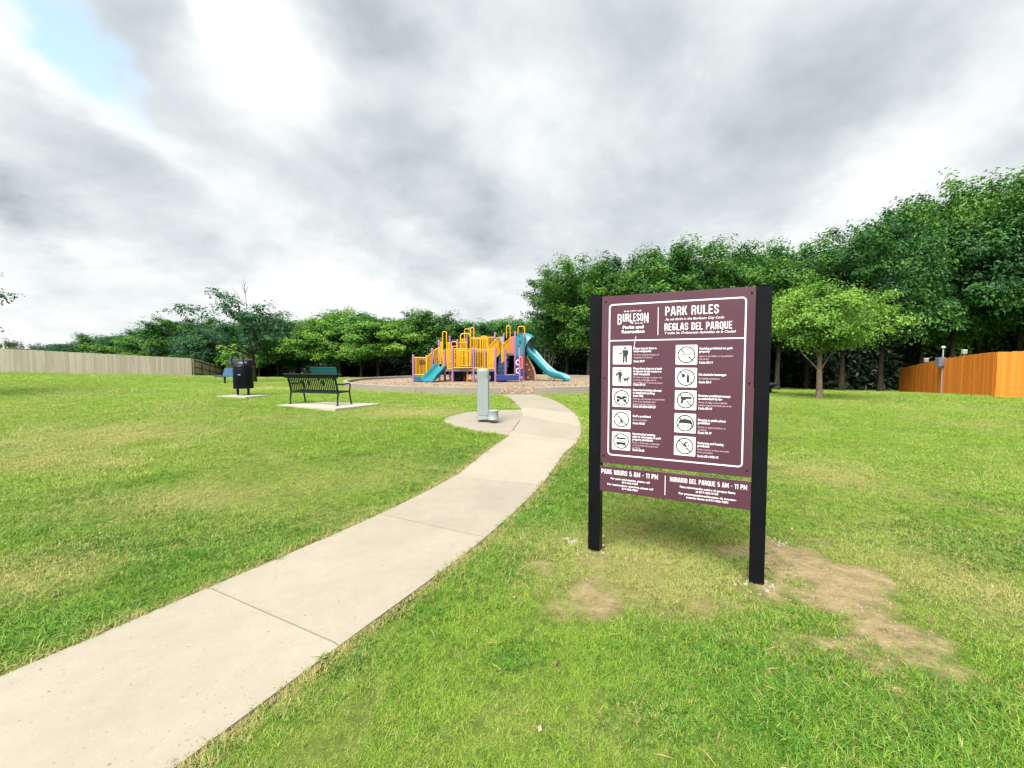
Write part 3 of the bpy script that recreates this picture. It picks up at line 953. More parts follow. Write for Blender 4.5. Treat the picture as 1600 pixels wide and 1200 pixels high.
weed = (fbm(x*1.1, y*1.1, 71) > .63) & (rng.uniform(size=len(x)) < .45)
idx = np.where(weed & (idx != 2), 3, idx)
idx = np.where(fv > 0, 4, idx)
scl = s0*rng.uniform(.6, 1.25, len(x))*(.72+.6*lush)*(1-.35*np.clip(bare*2, 0, 1))
clump = fbm(x*3.1, y*3.1, 77)
scl *= .45+1.1*clump
z = Gv(x, y)
rot = np.stack([rng.normal(0, .12, len(x)), rng.normal(0, .12, len(x)), rng.uniform(0, 6.283, len(x))], -1)
scatter('grass', np.stack([x, y, z], -1), scl, rot, np.clip(dryv+rng.normal(0, .12, len(x)), 0, 1), idx, TUFTS)


# ------------------------------------------------------------------ leaves and trees
def leaf_arrays(cent, nrm, L, Wd, r):
    n = len(cent)
    a = r.normal(size=(n, 3))
    t = a-nrm*np.sum(a*nrm, 1, keepdims=True)
    t /= np.linalg.norm(t, axis=1, keepdims=True)+1e-9
    b = np.cross(nrm, t)
    L = L[:, None]; Wd = Wd[:, None]
    fold = nrm*L*.12
    v = np.stack([cent-t*L*.5, cent+b*Wd*.5+fold-t*L*.05, cent+t*L*.5-fold, cent-b*Wd*.5+fold-t*L*.05], 1).reshape(-1, 3)
    f = np.arange(n*4).reshape(n, 4)
    return v, f

def leaf_mesh(name, cent, nrm, L, tone, mat, r, aspect=.62):
    n = len(cent)
    nrm = nrm/(np.linalg.norm(nrm, axis=1, keepdims=True)+1e-9)
    v, f = leaf_arrays(cent, nrm, L, L*aspect*r.uniform(.7, 1.2, n), r)
    me = bpy.data.meshes.new(name)
    np_mesh(me, v, f, False)
    me.materials.append(mat)
    at = me.attributes.new('tone', 'FLOAT', 'POINT')
    at.data.foreach_set('value', np.repeat(np.clip(tone, 0, 1), 4).astype(np.float32))
    return me

def crown_clusters(r, n, H, base, rad, shape, hollow=.55, squash=1.0):
    """cluster centres inside an uneven envelope"""
    out = []
    lobes = [(r.uniform(0, 6.28), r.uniform(-.4, .9), r.uniform(.10, .34)) for _ in range(7)]
    tries = 0
    while len(out) < n and tries < n*60:
        tries += 1
        d = r.normal(size=3); d /= np.linalg.norm(d)
        az = math.atan2(d[1], d[0])
        k = 1.0
        for la, lz, am in lobes:
            k += am*math.exp(-((math.cos(az-la)-1)**2*2.0+(d[2]-lz)**2*4.0)) - am*.28
        rr = (hollow+(1-hollow)*r.uniform()**.7)*k
        hc = (H-base)/2
        zc = base+hc
        hz = math.hypot(d[0], d[1])+1e-6
        e = 1.0
        if shape == 'dome':                       # full-bodied crown with a rounded top and a broad skirt
            e = min(2.2, hz**(-.45 if d[2] < 0 else -.50))
        p = np.array([d[0]*rad*rr*e, d[1]*rad*rr*e, zc+d[2]*hc*rr*squash])
        if p[2] < base*.8 or p[2] > H:
            continue
        out.append(p)
    return np.array(out)

def make_tree(seed, H, base, rad, ncl, nleaf, leaf, mat, bark, cl_r=.22, trunk_r=.16, shape='dome', hollow=.5, flat=.6, fork=None, lean=(0, 0), aspect=.62, nlimb=16):
    r = np.random.default_rng(seed)
    cl = crown_clusters(r, ncl, H, base, rad, shape, hollow)
    cl[:, 0] += lean[0]*cl[:, 2]; cl[:, 1] += lean[1]*cl[:, 2]
    centre = np.array([0, 0, base+(H-base)*.42])
    cents = []; nrms = []; tones = []; ls = []
    per = max(4, nleaf//len(cl))
    for c in cl:
        k = int(per*r.uniform(.5, 1.5))
        rc = cl_r*rad*r.uniform(.6, 1.35)
        d = r.normal(size=(k, 3)); d /= np.linalg.norm(d, axis=1, keepdims=True)
        q = (r.uniform(size=(k, 1))**.6)*np.where(r.uniform(size=(k, 1)) < .08, 1.3, 1.0)
        # a twig spray: stretched along the outward direction, drooping a little
        o = c-centre; o = o/(np.linalg.norm(o)+1e-6)
        p = d*q*rc
        p[:, 2] *= flat
        p = p+o[None]*(np.sum(d*o[None], 1, keepdims=True)*q*rc*.75)-np.array([0, 0, .25])[None]*(q**2)*rc*np.abs(np.sum(d*o[None], 1, keepdims=True))
        p = p+c[None]
        cents.append(p)
        nrms.append(d*.55+o[None]*.35+np.array([0, 0, .55])[None]+r.normal(size=(k, 3))*.35)
        t0 = r.uniform(.10, .85)
        tones.append(t0+r.normal(0, .13, k)); ls.append(leaf*r.uniform(.65, 1.3, k))
    C = np.concatenate(cents); Nn = np.concatenate(nrms)
    crown = leaf_mesh('crown', C, Nn, np.concatenate(ls), np.concatenate(tones), mat, r, aspect)
    # trunk and limbs
    mb = MB()
    fk = fork if fork else base*.75
    top = np.array([lean[0]*H*.8+r.uniform(-.1, .1)*rad, lean[1]*H*.8+r.uniform(-.1, .1)*rad, H*.86])
    pts = []
    ph = r.uniform(0, 6.28)
    for i in range(9):
        t = i/8
        w = .05*rad*math.sin(t*5+ph)*t
        pts.append((top[0]*t*t+w, top[1]*t*t+w*.6, -.15+(top[2]+.15)*t))
    rad_l = [trunk_r*(1.35 if i == 0 else 1)*(1-.86*(i/8)**.9)+.012 for i in range(9)]
    mb.tube(pts, rad_l, 9)
    limbs = r.choice(len(cl), size=min(len(cl), nlimb), replace=False)
    for li in limbs:
        c = cl[li]
        z0 = fk+(min(c[2], H*.8)-fk)*r.uniform(.0, .45) if c[2] > fk else fk*r.uniform(.8, 1.0)
        t = min(1, (z0+.15)/(top[2]+.15))
        s = np.array([top[0]*t*t, top[1]*t*t, z0])
        mid = s+(c-s)*.5+np.array([0, 0, -.10*np.linalg.norm(c-s)])+r.normal(0, .05, 3)*rad
        r0 = trunk_r*.36*(1-.7*t)+.010
        mb.tube([s, s+(mid-s)*.5+np.array([0, 0, .02]), mid, mid+(c-mid)*.55, c], [r0, r0*.8, r0*.6, r0*.38, .008], 6)
    trunk = mb.mesh('trunk', bark)
    return trunk, crown

WOODV = [make_tree(100+i, 10.0, .9, 3.4, 125, 18500, .25, M['leafmid' if i % 2 else 'leafdark'], M['bark'], .24, .15, 'dome', .6, .55, fork=2.6) for i in range(4)]
WOODV += [make_tree(140+i, 10.0, .9, 3.3, 115, 16000, .26, M['leafteal'], M['bark'], .25, .14, 'dome', .6, .6, fork=2.4) for i in range(2)]
WOODN = [make_tree(180+i, 10.0, 1.5, 3.6, 165, 30000, .19, M['leafmid' if i == 1 else 'leafdark'], M['bark'], .20, .16, 'dome', .6, .52, fork=2.8) for i in range(4)]

def plant_tree(name, variant, x, y, H, rx, label, cat='tree', group=None, rz=None, baseH=10.0, baseR=3.4):
    t = thing(name, label, cat, (x, y, G(x, y)-.05), rng.uniform(0, 6.28) if rz is None else rz, group)
    link('trunk', variant[0], t); link('crown', variant[1], t)
    t.scale = (rx/baseR, rx/baseR, H/baseH)
    return t

SIL_X = [-400, -200, 0, 60, 100, 130, 180, 240, 290, 330, 400, 450, 500, 520, 560, 600, 640, 680, 700, 715, 750, 790, 830, 852, 862, 890, 930, 960, 1010, 1060, 1100, 1150, 1180, 1250, 1300, 1340, 1400, 1440, 1500, 1550, 1590, 1640, 1760, 1900]
SIL_Y = [540, 540, 540, 538, 532, 524, 514, 505, 498, 497, 492, 494, 490, 484, 481, 479, 473, 484, 502, 508, 490, 484, 495, 500, 470, 418, 402, 402, 400, 380, 388, 392, 374, 378, 366, 354, 342, 318, 292, 268, 280, 290, 300, 320]
def top_z(px, d):
    return EYE+(565-np.interp(px, SIL_X, SIL_Y))*d/700.0

ORD = ['first', 'second', 'third', 'fourth', 'fifth', 'sixth', 'seventh', 'eighth', 'ninth']
def wood_row(px0, px1, step, d0, d1, wid, variants, label, group, jit=.08, name='broadleaf_tree', hj=.05, order=False):
    n = max(2, int(round((px1-px0)/step))+1)
    for i in range(n):
        px = px0+(px1-px0)*i/(n-1)+rng.uniform(-.25, .25)*step
        d = d0+(d1-d0)*i/(n-1)
        d *= 1+rng.uniform(-jit, jit)
        x = (px-800)/700*d
        H = (top_z(px, d)-G(x, d))*(1.0+rng.uniform(-hj, hj*.4))
        v = variants[int(rng.integers(len(variants)))]
        plant_tree(name, v, x, d, H, wid*rng.uniform(.88, 1.15), label+(', '+ORD[i]+' from the left' if order else ''), 'tree', group)

VF = WOODV[:4]+WOODV[4:]
wood_row(96, 300, 34, 72, 64, 3.9, WOODV[4:]+WOODV[:2], 'leafy tree behind the weathered plank fence', 'trees behind the weathered plank fence', order=True)
wood_row(330, 470, 33, 56, 50, 3.4, WOODV[2:], 'dense dark tree behind the black bin', 'trees behind the bin and the near bench', order=True)
wood_row(488, 668, 34, 45, 42, 3.0, WOODV[:4], 'bushy wood tree left of the play structure', 'wood trees left of the play structure', order=True)
wood_row(700, 850, 34, 48, 46, 2.9, WOODV[:4], 'green tree topping the play structure behind it', 'trees behind the play structure', order=True)
wood_row(884, 1160, 50, 34, 29, 3.1, WOODN, 'tall dense tree behind the park rules sign', 'wood trees behind the park rules sign', order=True)
wood_row(1215, 1385, 57, 27.5, 26.5, 3.0, WOODN, 'tall wood tree behind the round bright tree', 'wood trees behind the round bright tree', order=True)
wood_row(1430, 1700, 54, 33, 31, 4.0, WOODN, 'very tall tree behind the orange fence', 'tall trees behind the orange cedar fence', order=True)
# deeper rows that close the wood
wood_row(60, 480, 42, 82, 66, 4.4, WOODV[2:], 'leafy tree deep in the far left wood', 'trees deep in the far left wood', hj=.12)
wood_row(470, 860, 44, 55, 55, 3.6, WOODV, 'leafy tree deep in the wood behind the playground', 'trees deep in the wood behind the playground', hj=.15)
wood_row(900, 1720, 55, 40, 38, 4.0, WOODV, 'tall leafy tree deep in the right hand wood', 'trees deep in the right hand wood', hj=.12)

# undergrowth filling the wood; the shade below the crowns is put into its leaf colour
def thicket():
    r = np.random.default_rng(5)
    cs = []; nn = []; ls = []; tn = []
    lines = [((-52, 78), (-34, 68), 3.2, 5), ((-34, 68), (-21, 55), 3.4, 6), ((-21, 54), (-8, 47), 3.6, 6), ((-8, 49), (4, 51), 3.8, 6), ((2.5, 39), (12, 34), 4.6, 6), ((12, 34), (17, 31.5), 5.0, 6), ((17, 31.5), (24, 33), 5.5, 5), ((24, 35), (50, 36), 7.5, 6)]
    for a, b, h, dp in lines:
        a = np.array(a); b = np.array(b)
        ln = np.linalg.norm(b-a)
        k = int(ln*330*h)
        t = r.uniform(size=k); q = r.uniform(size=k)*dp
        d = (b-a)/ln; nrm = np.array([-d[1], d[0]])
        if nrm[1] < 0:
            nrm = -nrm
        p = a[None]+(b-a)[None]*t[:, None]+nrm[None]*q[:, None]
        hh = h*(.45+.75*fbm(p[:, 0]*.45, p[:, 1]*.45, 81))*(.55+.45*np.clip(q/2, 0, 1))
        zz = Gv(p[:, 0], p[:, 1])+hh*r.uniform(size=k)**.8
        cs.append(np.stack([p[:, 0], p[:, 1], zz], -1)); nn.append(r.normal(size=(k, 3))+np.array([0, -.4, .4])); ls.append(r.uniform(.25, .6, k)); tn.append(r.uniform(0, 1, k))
    me = leaf_mesh('undergrowth', np.concatenate(cs), np.concatenate(nn), np.concatenate(ls), np.concatenate(tn), M['leafshade'], r)
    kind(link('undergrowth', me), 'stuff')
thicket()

# the round bright tree on the right lawn
def single_tree(name, px, basepy, args, label, cat='tree', d=None):
    if d is None:
        p = hit(px, basepy)
    else:
        p = np.array([(px-800)/700*d, d, 0])
    tr, cr = make_tree(**args)
    t = thing(name, label, cat, (p[0], p[1], G(p[0], p[1])-.02))
    link('trunk', tr, t); link('crown', cr, t)
    return t
single_tree('small_oak', 1280, 622.5, dict(seed=317, shape='full', H=4.85, base=1.2, rad=2.15, nlimb=9, ncl=170, nleaf=27000, leaf=.10, mat=M['leafbright'], bark=M['palebark'], cl_r=.18, trunk_r=.105, hollow=.3, flat=.75, fork=.85), 'round bright yellow green tree standing alone on the right lawn')
oak = single_tree('sparse_oak', 396, 597.5, dict(seed=325, H=5.4, base=1.25, rad=2.7, nlimb=14, ncl=70, nleaf=6800, leaf=.15, mat=M['leafteal'], bark=M['bark'], cl_r=.2, trunk_r=.17, hollow=.4, flat=.4, fork=1.5, lean=(-.07, 0)), 'thin dark tree with ragged top standing behind the black bin')
mb = MB()
for a_, b_ in (((-.25, 0, 4.2), (-.42, 0, 5.95)), ((-.35, 0, 5.2), (-.62, .1, 5.7)), ((-.36, 0, 5.1), (-.20, .1, 5.55)), ((-.5, 0, 4.6), (-1.15, .1, 5.5)), ((-.38, 0, 5.5), (-.26, 0, 5.8)), ((-.6, 0, 4.3), (-2.3, .2, 4.55)), ((-1.3, .1, 4.4), (-1.9, .2, 4.95))):
    a_ = np.array(a_); b_ = np.array(b_)
    mb.tube([a_, a_+(b_-a_)*.5+np.array([.02, 0, .03]), b_], [.018, .013, .006], 5)
mb.build('bare_twig', M['bark'], oak)
single_tree('leafy_tree', -118, 590, dict(seed=331, H=4.6, base=1.6, rad=2.35, ncl=60, nleaf=4200, leaf=.12, mat=M['leafteal'], bark=M['bark'], cl_r=.22, trunk_r=.12, hollow=.5, flat=.35), 'tree whose leafy branch tip enters at the left edge above the fence', d=14.5)
single_tree('pale_tree', 12, 560, dict(seed=341, H=6.9, base=2.5, rad=2.6, ncl=40, nleaf=2600, leaf=.26, mat=M['leafpale'], bark=M['palebark'], cl_r=.25, trunk_r=.14, hollow=.4, flat=.5), 'pale thin tree behind the far left end of the weathered fence', d=78)
single_tree('pale_tree', 58, 560, dict(seed=345, H=5.9, base=2.5, rad=2.5, ncl=34, nleaf=1900, leaf=.26, mat=M['leafpale'], bark=M['palebark'], cl_r=.25, trunk_r=.14, hollow=.4, flat=.5), 'pale wispy tree behind the weathered fence, right of the other pale tree', d=78)
single_tree('leafy_bush', 371, 590, dict(seed=351, H=3.1, base=.5, rad=1.5, ncl=40, nleaf=4200, leaf=.19, mat=M['leafmid'], bark=M['bark'], cl_r=.27, trunk_r=.06, hollow=.4, flat=.7), 'light green bush behind the black bin at the end of the fence', 'bush', d=41)
single_tree('leafy_bush', 303, 590, dict(seed=353, H=3.5, base=.5, rad=2.0, ncl=40, nleaf=3600, leaf=.26, mat=M['leafdark'], bark=M['bark'], cl_r=.27, trunk_r=.06, hollow=.4, flat=.7), 'round green bush peeking over the corner of the weathered fence', 'bush', d=56)

def stem_sapling():
    d = 33.0
    x0 = (856-800)/700*d
    t = thing('slender_tree', 'slender tree with several bare pale stems right of the tall slide', 'tree', (x0, d, G(x0, d)))
    r = np.random.default_rng(9)
    tips = []
    for (bx, tx, h) in ((-.35, -.55, 2.4), (-.1, -.25, 2.6), (.12, .1, 2.8), (.3, .5, 2.5), (.02, .35, 2.2)):
        mb = MB(); mb.tube([(bx*.5, 0, -.1), (bx, .1, .9), (tx*.95, .05, 1.7), (tx, 0, h), (tx*1.4, 0, h+.9)], [.045, .04, .032, .022, .01], 6)
        mb.build('stem', M['palebark'], t); tips.append((tx, 0, h+.6))
    cs = []; 
    for c in tips*4:
        k = 130
        cs.append(np.array(c)+r.normal(size=(k, 3))*np.array([.55, .5, .55]))
    C = np.concatenate(cs)
    link('crown', leaf_mesh('crown', C, r.normal(size=C.shape)+np.array([0, 0, .6]), r.uniform(.1, .2, len(C)), r.uniform(.1, .7, len(C)), M['leafdark'], r), t)
stem_sapling()


# ------------------------------------------------------------------ fences
def plank_mesh(name, w, t, h, mat, dog=False):
    mb = MB()
    mb.box(-w/2, w/2, -t/2, t/2, 0, h, .003)
    return mb.mesh(name, mat)

def fence(name, label, segs, h, w, mat, rails_on, hfun=None):
    """segs: list of runs [(x,y),(x,y)]; planks follow the ground; rails and posts where rails_on"""
    base = np.array(segs[0][0])
    t = thing(name, label, 'fence', (base[0], base[1], G(base[0], base[1])))
    z00 = G(base[0], base[1])
    pm = plank_mesh('plank', w-.002, .018, h, mat)
    for si, (a, b) in enumerate(segs):
        a = np.array(a, float); b = np.array(b, float)
        ln = np.linalg.norm(b-a); n = int(ln/w); d = (b-a)/ln
        ang = math.atan2(d[1], d[0])
        for i in range(n):
            p = a+d*(i+.5)*w
            o = link('plank', pm, t, (p[0]-base[0]+rng.normal(0, .003), p[1]-base[1]+rng.normal(0, .003), (hfun(p) if hfun else G(p[0], p[1]))-z00-.03+rng.normal(0, .006)), ang+rng.normal(0, .012))
        nrm = np.array([-d[1], d[0]])
        side = rails_on[si]
        if side is None:
            continue
        nr = nrm*side
        np_ = int(ln/2.4)+1
        zf = lambda p: (hfun(p) if hfun else G(p[0], p[1]))-z00
        for zz in (.3, .95, h-.22):
            for i in range(np_):
                p = a+d*min(ln, i*2.4)+nr*.035; q = a+d*min(ln, (i+1)*2.4)+nr*.035
                if np.linalg.norm(q-p) < .1:
                    continue
                mb = MB()
                P = []
                for e in (p, q):
                    for dy, dz in ((-.019, -.045), (.019, -.045), (.019, .045), (-.019, .045)):
                        P.append((e[0]-base[0]+nr[0]*dy, e[1]-base[1]+nr[1]*dy, zf(e)+zz+dz))
                mb.hexa(P)
                mb.build('rail', M['rail'], t)
        for i in range(np_+1):
            p = a+d*min(ln, i*2.4)+nr*.09
            mb = MB(); mb.tube([(p[0]-base[0], p[1]-base[1], zf(p)-.2), (p[0]-base[0], p[1]-base[1], zf(p)+h-.08)], .035, 8)
            mb.build('fence_post', M['rail'], t)
    return t

def at_px(px, d): return ((px-800)/700*d, d)
LF0 = at_px(-160, 30.0); LF1 = at_px(302, 45.5); LF2 = at_px(362, 59)
fence('wood_fence', 'long weathered grey tan plank fence along the left edge', [(LF0, LF1), (LF1, LF2)], 1.83, .145, M['oldwood'], [None, -1])
RF0 = at_px(1405, 27); RFm = at_px(1473, 21.6); RF1 = at_px(1557, 18.0); RF2 = at_px(1800, 14.6)
def rf_h(p): return G(p[0], p[1])-.32*min(1.0, max(0.0, (p[1]-18.5)/8.5))
fence('cedar_fence', 'new bright orange cedar plank fence on the right', [(RF0, RFm), (RFm, RF1), (RF1, RF2)], 1.83, .14, M['cedar'], [None, None, None], rf_h)

# electrical box on a conduit in front of the cedar fence
p = np.array(at_px(1472, 21.6))
t = thing('meter_box', 'small grey metal box on thin pole before the cedar fence', 'utility box', (p[0], p[1], G(p[0], p[1])))
z0 = G(p[0], p[1])
ztop = EYE+(565-545)*21.6/700-z0
MB().tube([(0, 0, -.1), (0, 0, ztop)], .03, 8).build('conduit', M['galv'], t)
MB().box(-.28, .06, -.12, .10, ztop-.86, ztop-.42, .01).build('box_body', M['boxgrey'], t)
mb = MB(); mb.box(-.26, .04, -.128, -.121, ztop-.84, ztop-.44); mb.build('box_door', M['boxgrey'], t)
MB().lathe([(.03, ztop), (.09, ztop+.04), (.08, ztop+.10), (.03, ztop+.13)], 0, 0, 10).build('lamp_head', M['whitebox'], t)
for px, py, d, lab in ((1505, 549, 26.0, 'white floodlight behind the cedar fence top, right of the box'), (1446, 562, 29, 'small pale post cap light behind the cedar fence top, left of the box')):
    q = at_px(px, d); zz = EYE+(565-py)*d/700
    g0 = G(*q)
    t = thing('floodlight', lab, 'light', (q[0], q[1], g0))
    MB().tube([(0, 0, -.1), (0, 0, zz-g0-.1)], .03, 6).build('pole', M['galv'], t)
    hb = MB(); hb.box(-.11, .11, -.10, .08, zz-g0-.16, zz-g0+.10, .02); hb.build('lamp_head', M['whitebox'], t)
    MB().box(-.08, .08, -.112, -.102, zz-g0-.11, zz-g0+.05).build('lens', M['steel'], t)


# ------------------------------------------------------------------ playground: mulch, ring wall
def mulch():
    rows = []
    nth = 96
    mb = MB()
    def mz(x, y):
        z = .50+.05*(fbm(np.array([x*.7]), np.array([y*.7]), 91)[0]-.5)
        # spills down through the opening to the path
        q = max(0.0, min(1.0, (17.2-y)/1.15)) if -1.1 < x < 1.5 else 0
        return z-q*q*(3-2*q)*.115
    for i in range(26):
        rr = PR*(1-(1-i/25)**1.25)
        row = []
        for j in range(nth):
            a = 2*math.pi*j/nth
            x_, y_ = PC[0]+rr*math.cos(a), PC[1]+rr*math.sin(a)
            row.append((x_, y_, mz(x_, y_)))
        rows.append(row)
    mb.grid(rows, True, True)
    # tongue to the path end
    rows = []
    for i in range(5):
        t_ = i/4
        rows.append([(PC[0]+(PR-.1+t_*.25)*math.cos(a), PC[1]+(PR-.1+t_*.25)*math.sin(a), .392-.03*t_) for a in np.linspace(OPEN_A, OPEN_B, 8)])
    mb.grid(rows, True)
    kind(mb.build('playground_mulch', M['mulch']), 'structure')
    r = np.random.default_rng(3)
    n = 9000
    a = r.uniform(0, 6.283, n); rr = PR*np.sqrt(r.uniform(size=n))*.985
    x_ = PC[0]+rr*np.cos(a); y_ = PC[1]+rr*np.sin(a)
    k = (y_ < 21) | (r.uniform(size=n) < .4)
    xs = np.concatenate([x_[k], r.uniform(-.35, .8, 500)]); ys = np.concatenate([y_[k], r.uniform(16.1, 17.4, 500)])
    zs = np.array([mz(p, q) for p, q in zip(xs, ys)])+.006
    src = MB(); src.box(-.032, .032, -.010, .010, -.004, .004)
    src2 = MB(); src2.add([(-.024, -.012, 0), (.018, -.015, .003), (.026, .012, 0), (-.018, .014, .004), (0, 0, .012)], [(0, 1, 4), (1, 2, 4), (2, 3, 4), (3, 0, 4)])
    rot = np.stack([r.normal(0, .35, len(xs)), r.normal(0, .35, len(xs)), r.uniform(0, 6.28, len(xs))], -1)
    scatter('mulch_chips', np.stack([xs, ys, zs], -1), r.uniform(.6, 1.6, len(xs)), rot, np.zeros(len(xs)), r.integers(0, 2, len(xs)), [src.mesh('chip_a', M['chip']), src2.mesh('chip_b', M['chip'])])
mulch()

t = thing('playground_wall', 'low round concrete kerb wall holding the playground mulch', 'wall', (PC[0], PC[1], .3))
a0 = OPEN_B; a1 = OPEN_A+2*math.pi
nseg = 15
WT = .635
for s in range(nseg):
    b0 = a0+(a1-a0)*s/nseg+(.0006 if s else 0); b1 = a0+(a1-a0)*(s+1)/nseg-.0006
    mb = MB()
    rows = []
    for i in range(9):
        a = b0+(b1-b0)*i/8
        ca, sa = math.cos(a), math.sin(a)
        gr = lambda r_, z_: (r_*ca, r_*sa, z_-.3)
        ro, ri = PR+.02, PR-.18
        rows.append([gr(ro, .12), gr(ro, WT-.018), gr(ro-.018, WT), gr(ri+.018, WT), gr(ri, WT-.018), gr(ri, .12)])
    mb.grid(rows, False)
    mb.add(rows[0], [tuple(range(6))]); mb.add(rows[-1], [tuple(reversed(range(6)))])
    mb.build('wall_segment', M['kerb'], t)


# ------------------------------------------------------------------ play structure
PSO = np.array([-1.2, 24.0, .50])
ps = thing('play_structure', 'yellow and mauve playground climbing structure with teal slides', 'playground', tuple(PSO))
def psb(mb, name, mat, parent=None):
    return mb.shift(PSO).build(name, mat, parent if parent is not None else ps)

def p_post(px, topy, d, r=.058):
    q = W(px, topy, d)
    mb = MB()
    mb.tube([(q[0], d, .35), (q[0], d, q[2]-.03), (q[0], d, q[2]-.008), (q[0], d, q[2])], [r, r, r*.9, r*.45], 12)
    return psb(mb, 'post', M['mauve'])
for a in ((645.6, 554, 23), (666.4, 555, 24.0), (675.3, 544, 23.9), (695, 546, 23.5), (707, 541.7, 23), (739.8, 542.5, 23), (774, 542.5, 23), (812, 543, 23),
          (756.8, 544, 24.4), (789.8, 544, 23.6), (686, 531, 25), (702.7, 524.6, 25.2), (714.8, 530, 25.2), (729.8, 524, 25.5), (773.5, 519, 26), (787, 522, 26), (805, 517.5, 24.5), (818, 520, 24.5)):
    p_post(*a)

def deck(px0, px1, z0, z1, y0, y1, th=.09):
    xa, xb = (px0-800)/700*(y0+y1)/2, (px1-800)/700*(y0+y1)/2
    mb = MB()
    mb.hexa([(xa, y0, z0-th), (xb, y0, z1-th), (xb, y1, z1-th), (xa, y1, z0-th), (xa, y0, z0), (xb, y0, z1), (xb, y1, z1), (xa, y1, z0)])
    o = psb(mb, 'deck', M['navy'])
    mb = MB()
    mb.hexa([(xa, y0-.03, z0-th-.02), (xb, y0-.03, z1-th-.02), (xb, y0-.002, z1-th-.02), (xa, y0-.002, z0-th-.02), (xa, y0-.03, z0+.01), (xb, y0-.03, z1+.01), (xb, y0-.002, z1+.01), (xa, y0-.002, z0+.01)])
    psb(mb, 'deck_edge', M['deckedge'], o)
deck(645, 667, .82, .82, 23.0, 24.0)
deck(667, 700, .82, 1.15, 23.5, 24.2)
deck(700, 775, 1.16, 1.16, 23.0, 24.4)
deck(683, 720, 1.62, 1.62, 24.42, 25.4)
deck(716, 775, 2.18, 2.18, 25.42, 26.6)
deck(787, 819, 2.0, 2.0, 24.5, 26.0)

def barrier(TL, TR, BR, BL, d0, d1, n, mat='yellow', rr=.0165, rail=.023, bow=0.0, close=False):
    """barred panel: two rails, end bars and n verticals between image-plane corners lifted to depths d0..d1"""
    tl, bl = W(*TL, d0), W(*BL, d0); tr, br = W(*TR, d1), W(*BR, d1)
    mb = MB()
    def P(u, v):
        a = tl+(tr-tl)*u; b = bl+(br-bl)*u
        q = b+(a-b)*v
        q = q.copy(); q[1] -= bow*math.sin(math.pi*u)
        return q
    K = 8 if bow else 1
    for v in (0, 1):
        mb.tube([P(i/K, v) for i in range(K+1)], rail, 8)
    for u in (0, 1):
        mb.tube([P(u, 0), P(u, 1)], rail, 8)
    for i in range(1, n+1):
        u = i/(n+1)
        mb.tube([P(u, 0), P(u, 1)], rr, 6)
    return psb(mb, 'barrier', M[mat])
brr = barrier((647, 558.5), (666, 559), (666, 585.5), (647, 585.5), 23.0, 23.0, 8)
barrier((667, 557.5), (674.5, 551), (674.5, 584), (667, 586), 23.9, 23.9, 3)
barrier((677, 548), (686.5, 543), (689, 567), (680, 574), 24.3, 24.3, 4)
barrier((686.5, 535), (692, 534), (692, 563), (687, 565), 25.0, 25.0, 3, rr=.024)
barrier((698, 535), (703, 536), (703, 562), (698, 562), 25.1, 25.1, 3, rr=.024)
barrier((688, 548), (700, 548), (700, 570), (690, 571), 24.4, 24.4, 5, rr=.022)
barrier((697.5, 546.5), (706, 546), (706, 576), (699, 576), 23.3, 23.1, 4)
barrier((708, 545.4), (739, 545.4), (739, 574.6), (708, 574.6), 23.0, 23.0, 11, bow=.16)
barrier((740.6, 545.4), (762, 547.5), (762, 576), (740.6, 575), 23.0, 23.0, 7, bow=.06)
barrier((762.6, 546), (773, 546), (773, 575.5), (762.6, 575.5), 23.0, 23.0, 5, rr=.02)
barrier((716, 548), (735, 548), (735, 571), (716, 571), 24.35, 24.35, 9)
barrier((762.7, 543), (778, 527.5), (781, 553), (763, 571), 23.3, 25.8, 9, rr=.034)
barrier((784, 540), (797, 528.5), (800, 553), (784, 567), 23.4, 25.8, 9, rr=.034)
barrier((797.5, 527), (804, 526), (804, 553), (798, 553.5), 24.6, 24.6, 5, 'pink', rr=.033)
barrier((735, 527.5), (772.5, 527), (772.5, 548), (735, 548), 26.4, 26.4, 15)
barrier((735, 529.5), (760, 529.5), (760, 548), (735, 548), 25.5, 25.5, 8)
barrier((719.5, 530), (727, 530), (727, 547), (719.5, 547), 25.4, 25.4, 4)
barrier((715, 535), (729, 535), (729, 556), (715, 556), 25.3, 25.3, 7)
barrier((773, 528), (787, 527), (787, 549), (773, 549), 26.2, 26.2, 7)

def arch(px0, px1, topy, boty, d, r=.024, corner=.32):
    a, b = W(px0, boty, d), W(px1, boty, d)
    zt = W(px0, topy, d)[2]
    w = b[0]-a[0]
    c = min(w*.5, corner*max(w, .25))
    pts = [(a[0], d, a[2])]
    for i in range(7):
        th = math.pi-math.pi/2*i/6
        pts.append((a[0]+c+c*math.cos(th), d, zt-c+c*math.sin(th)))
    for i in range(7):
        th = math.pi/2-math.pi/2*i/6
        pts.append((b[0]-c+c*math.cos(th), d, zt-c+c*math.sin(th)))
    pts.append((b[0], d, b[2]))
    return psb(MB().tube(pts, r, 8), 'grab_arch', M['yellow'])
for a in ((692, 698, 518.3, 562, 25.0, .026), (719.5, 735, 521.3, 548, 25.35, .032), (726, 735.5, 514, 530, 26.4), (735.2, 740.6, 512.2, 530, 26.1, .030), (750.8, 762, 525.3, 550, 24.6), (791.5, 797, 509, 528, 25.8), (809.5, 820, 510, 522, 25.2), (705.5, 714, 534, 576, 23.3), (710, 717, 546, 576, 23.15)):
    arch(*a)
# rung ladder between its two arch legs
mb = MB()
for i in range(7):
    py = 541+i*5.2
    a, b = W(706, py, 23.3), W(714, py, 23.3)
    mb.tube([a, b], .018, 6)
psb(mb, 'rung_ladder', M['yellow'])

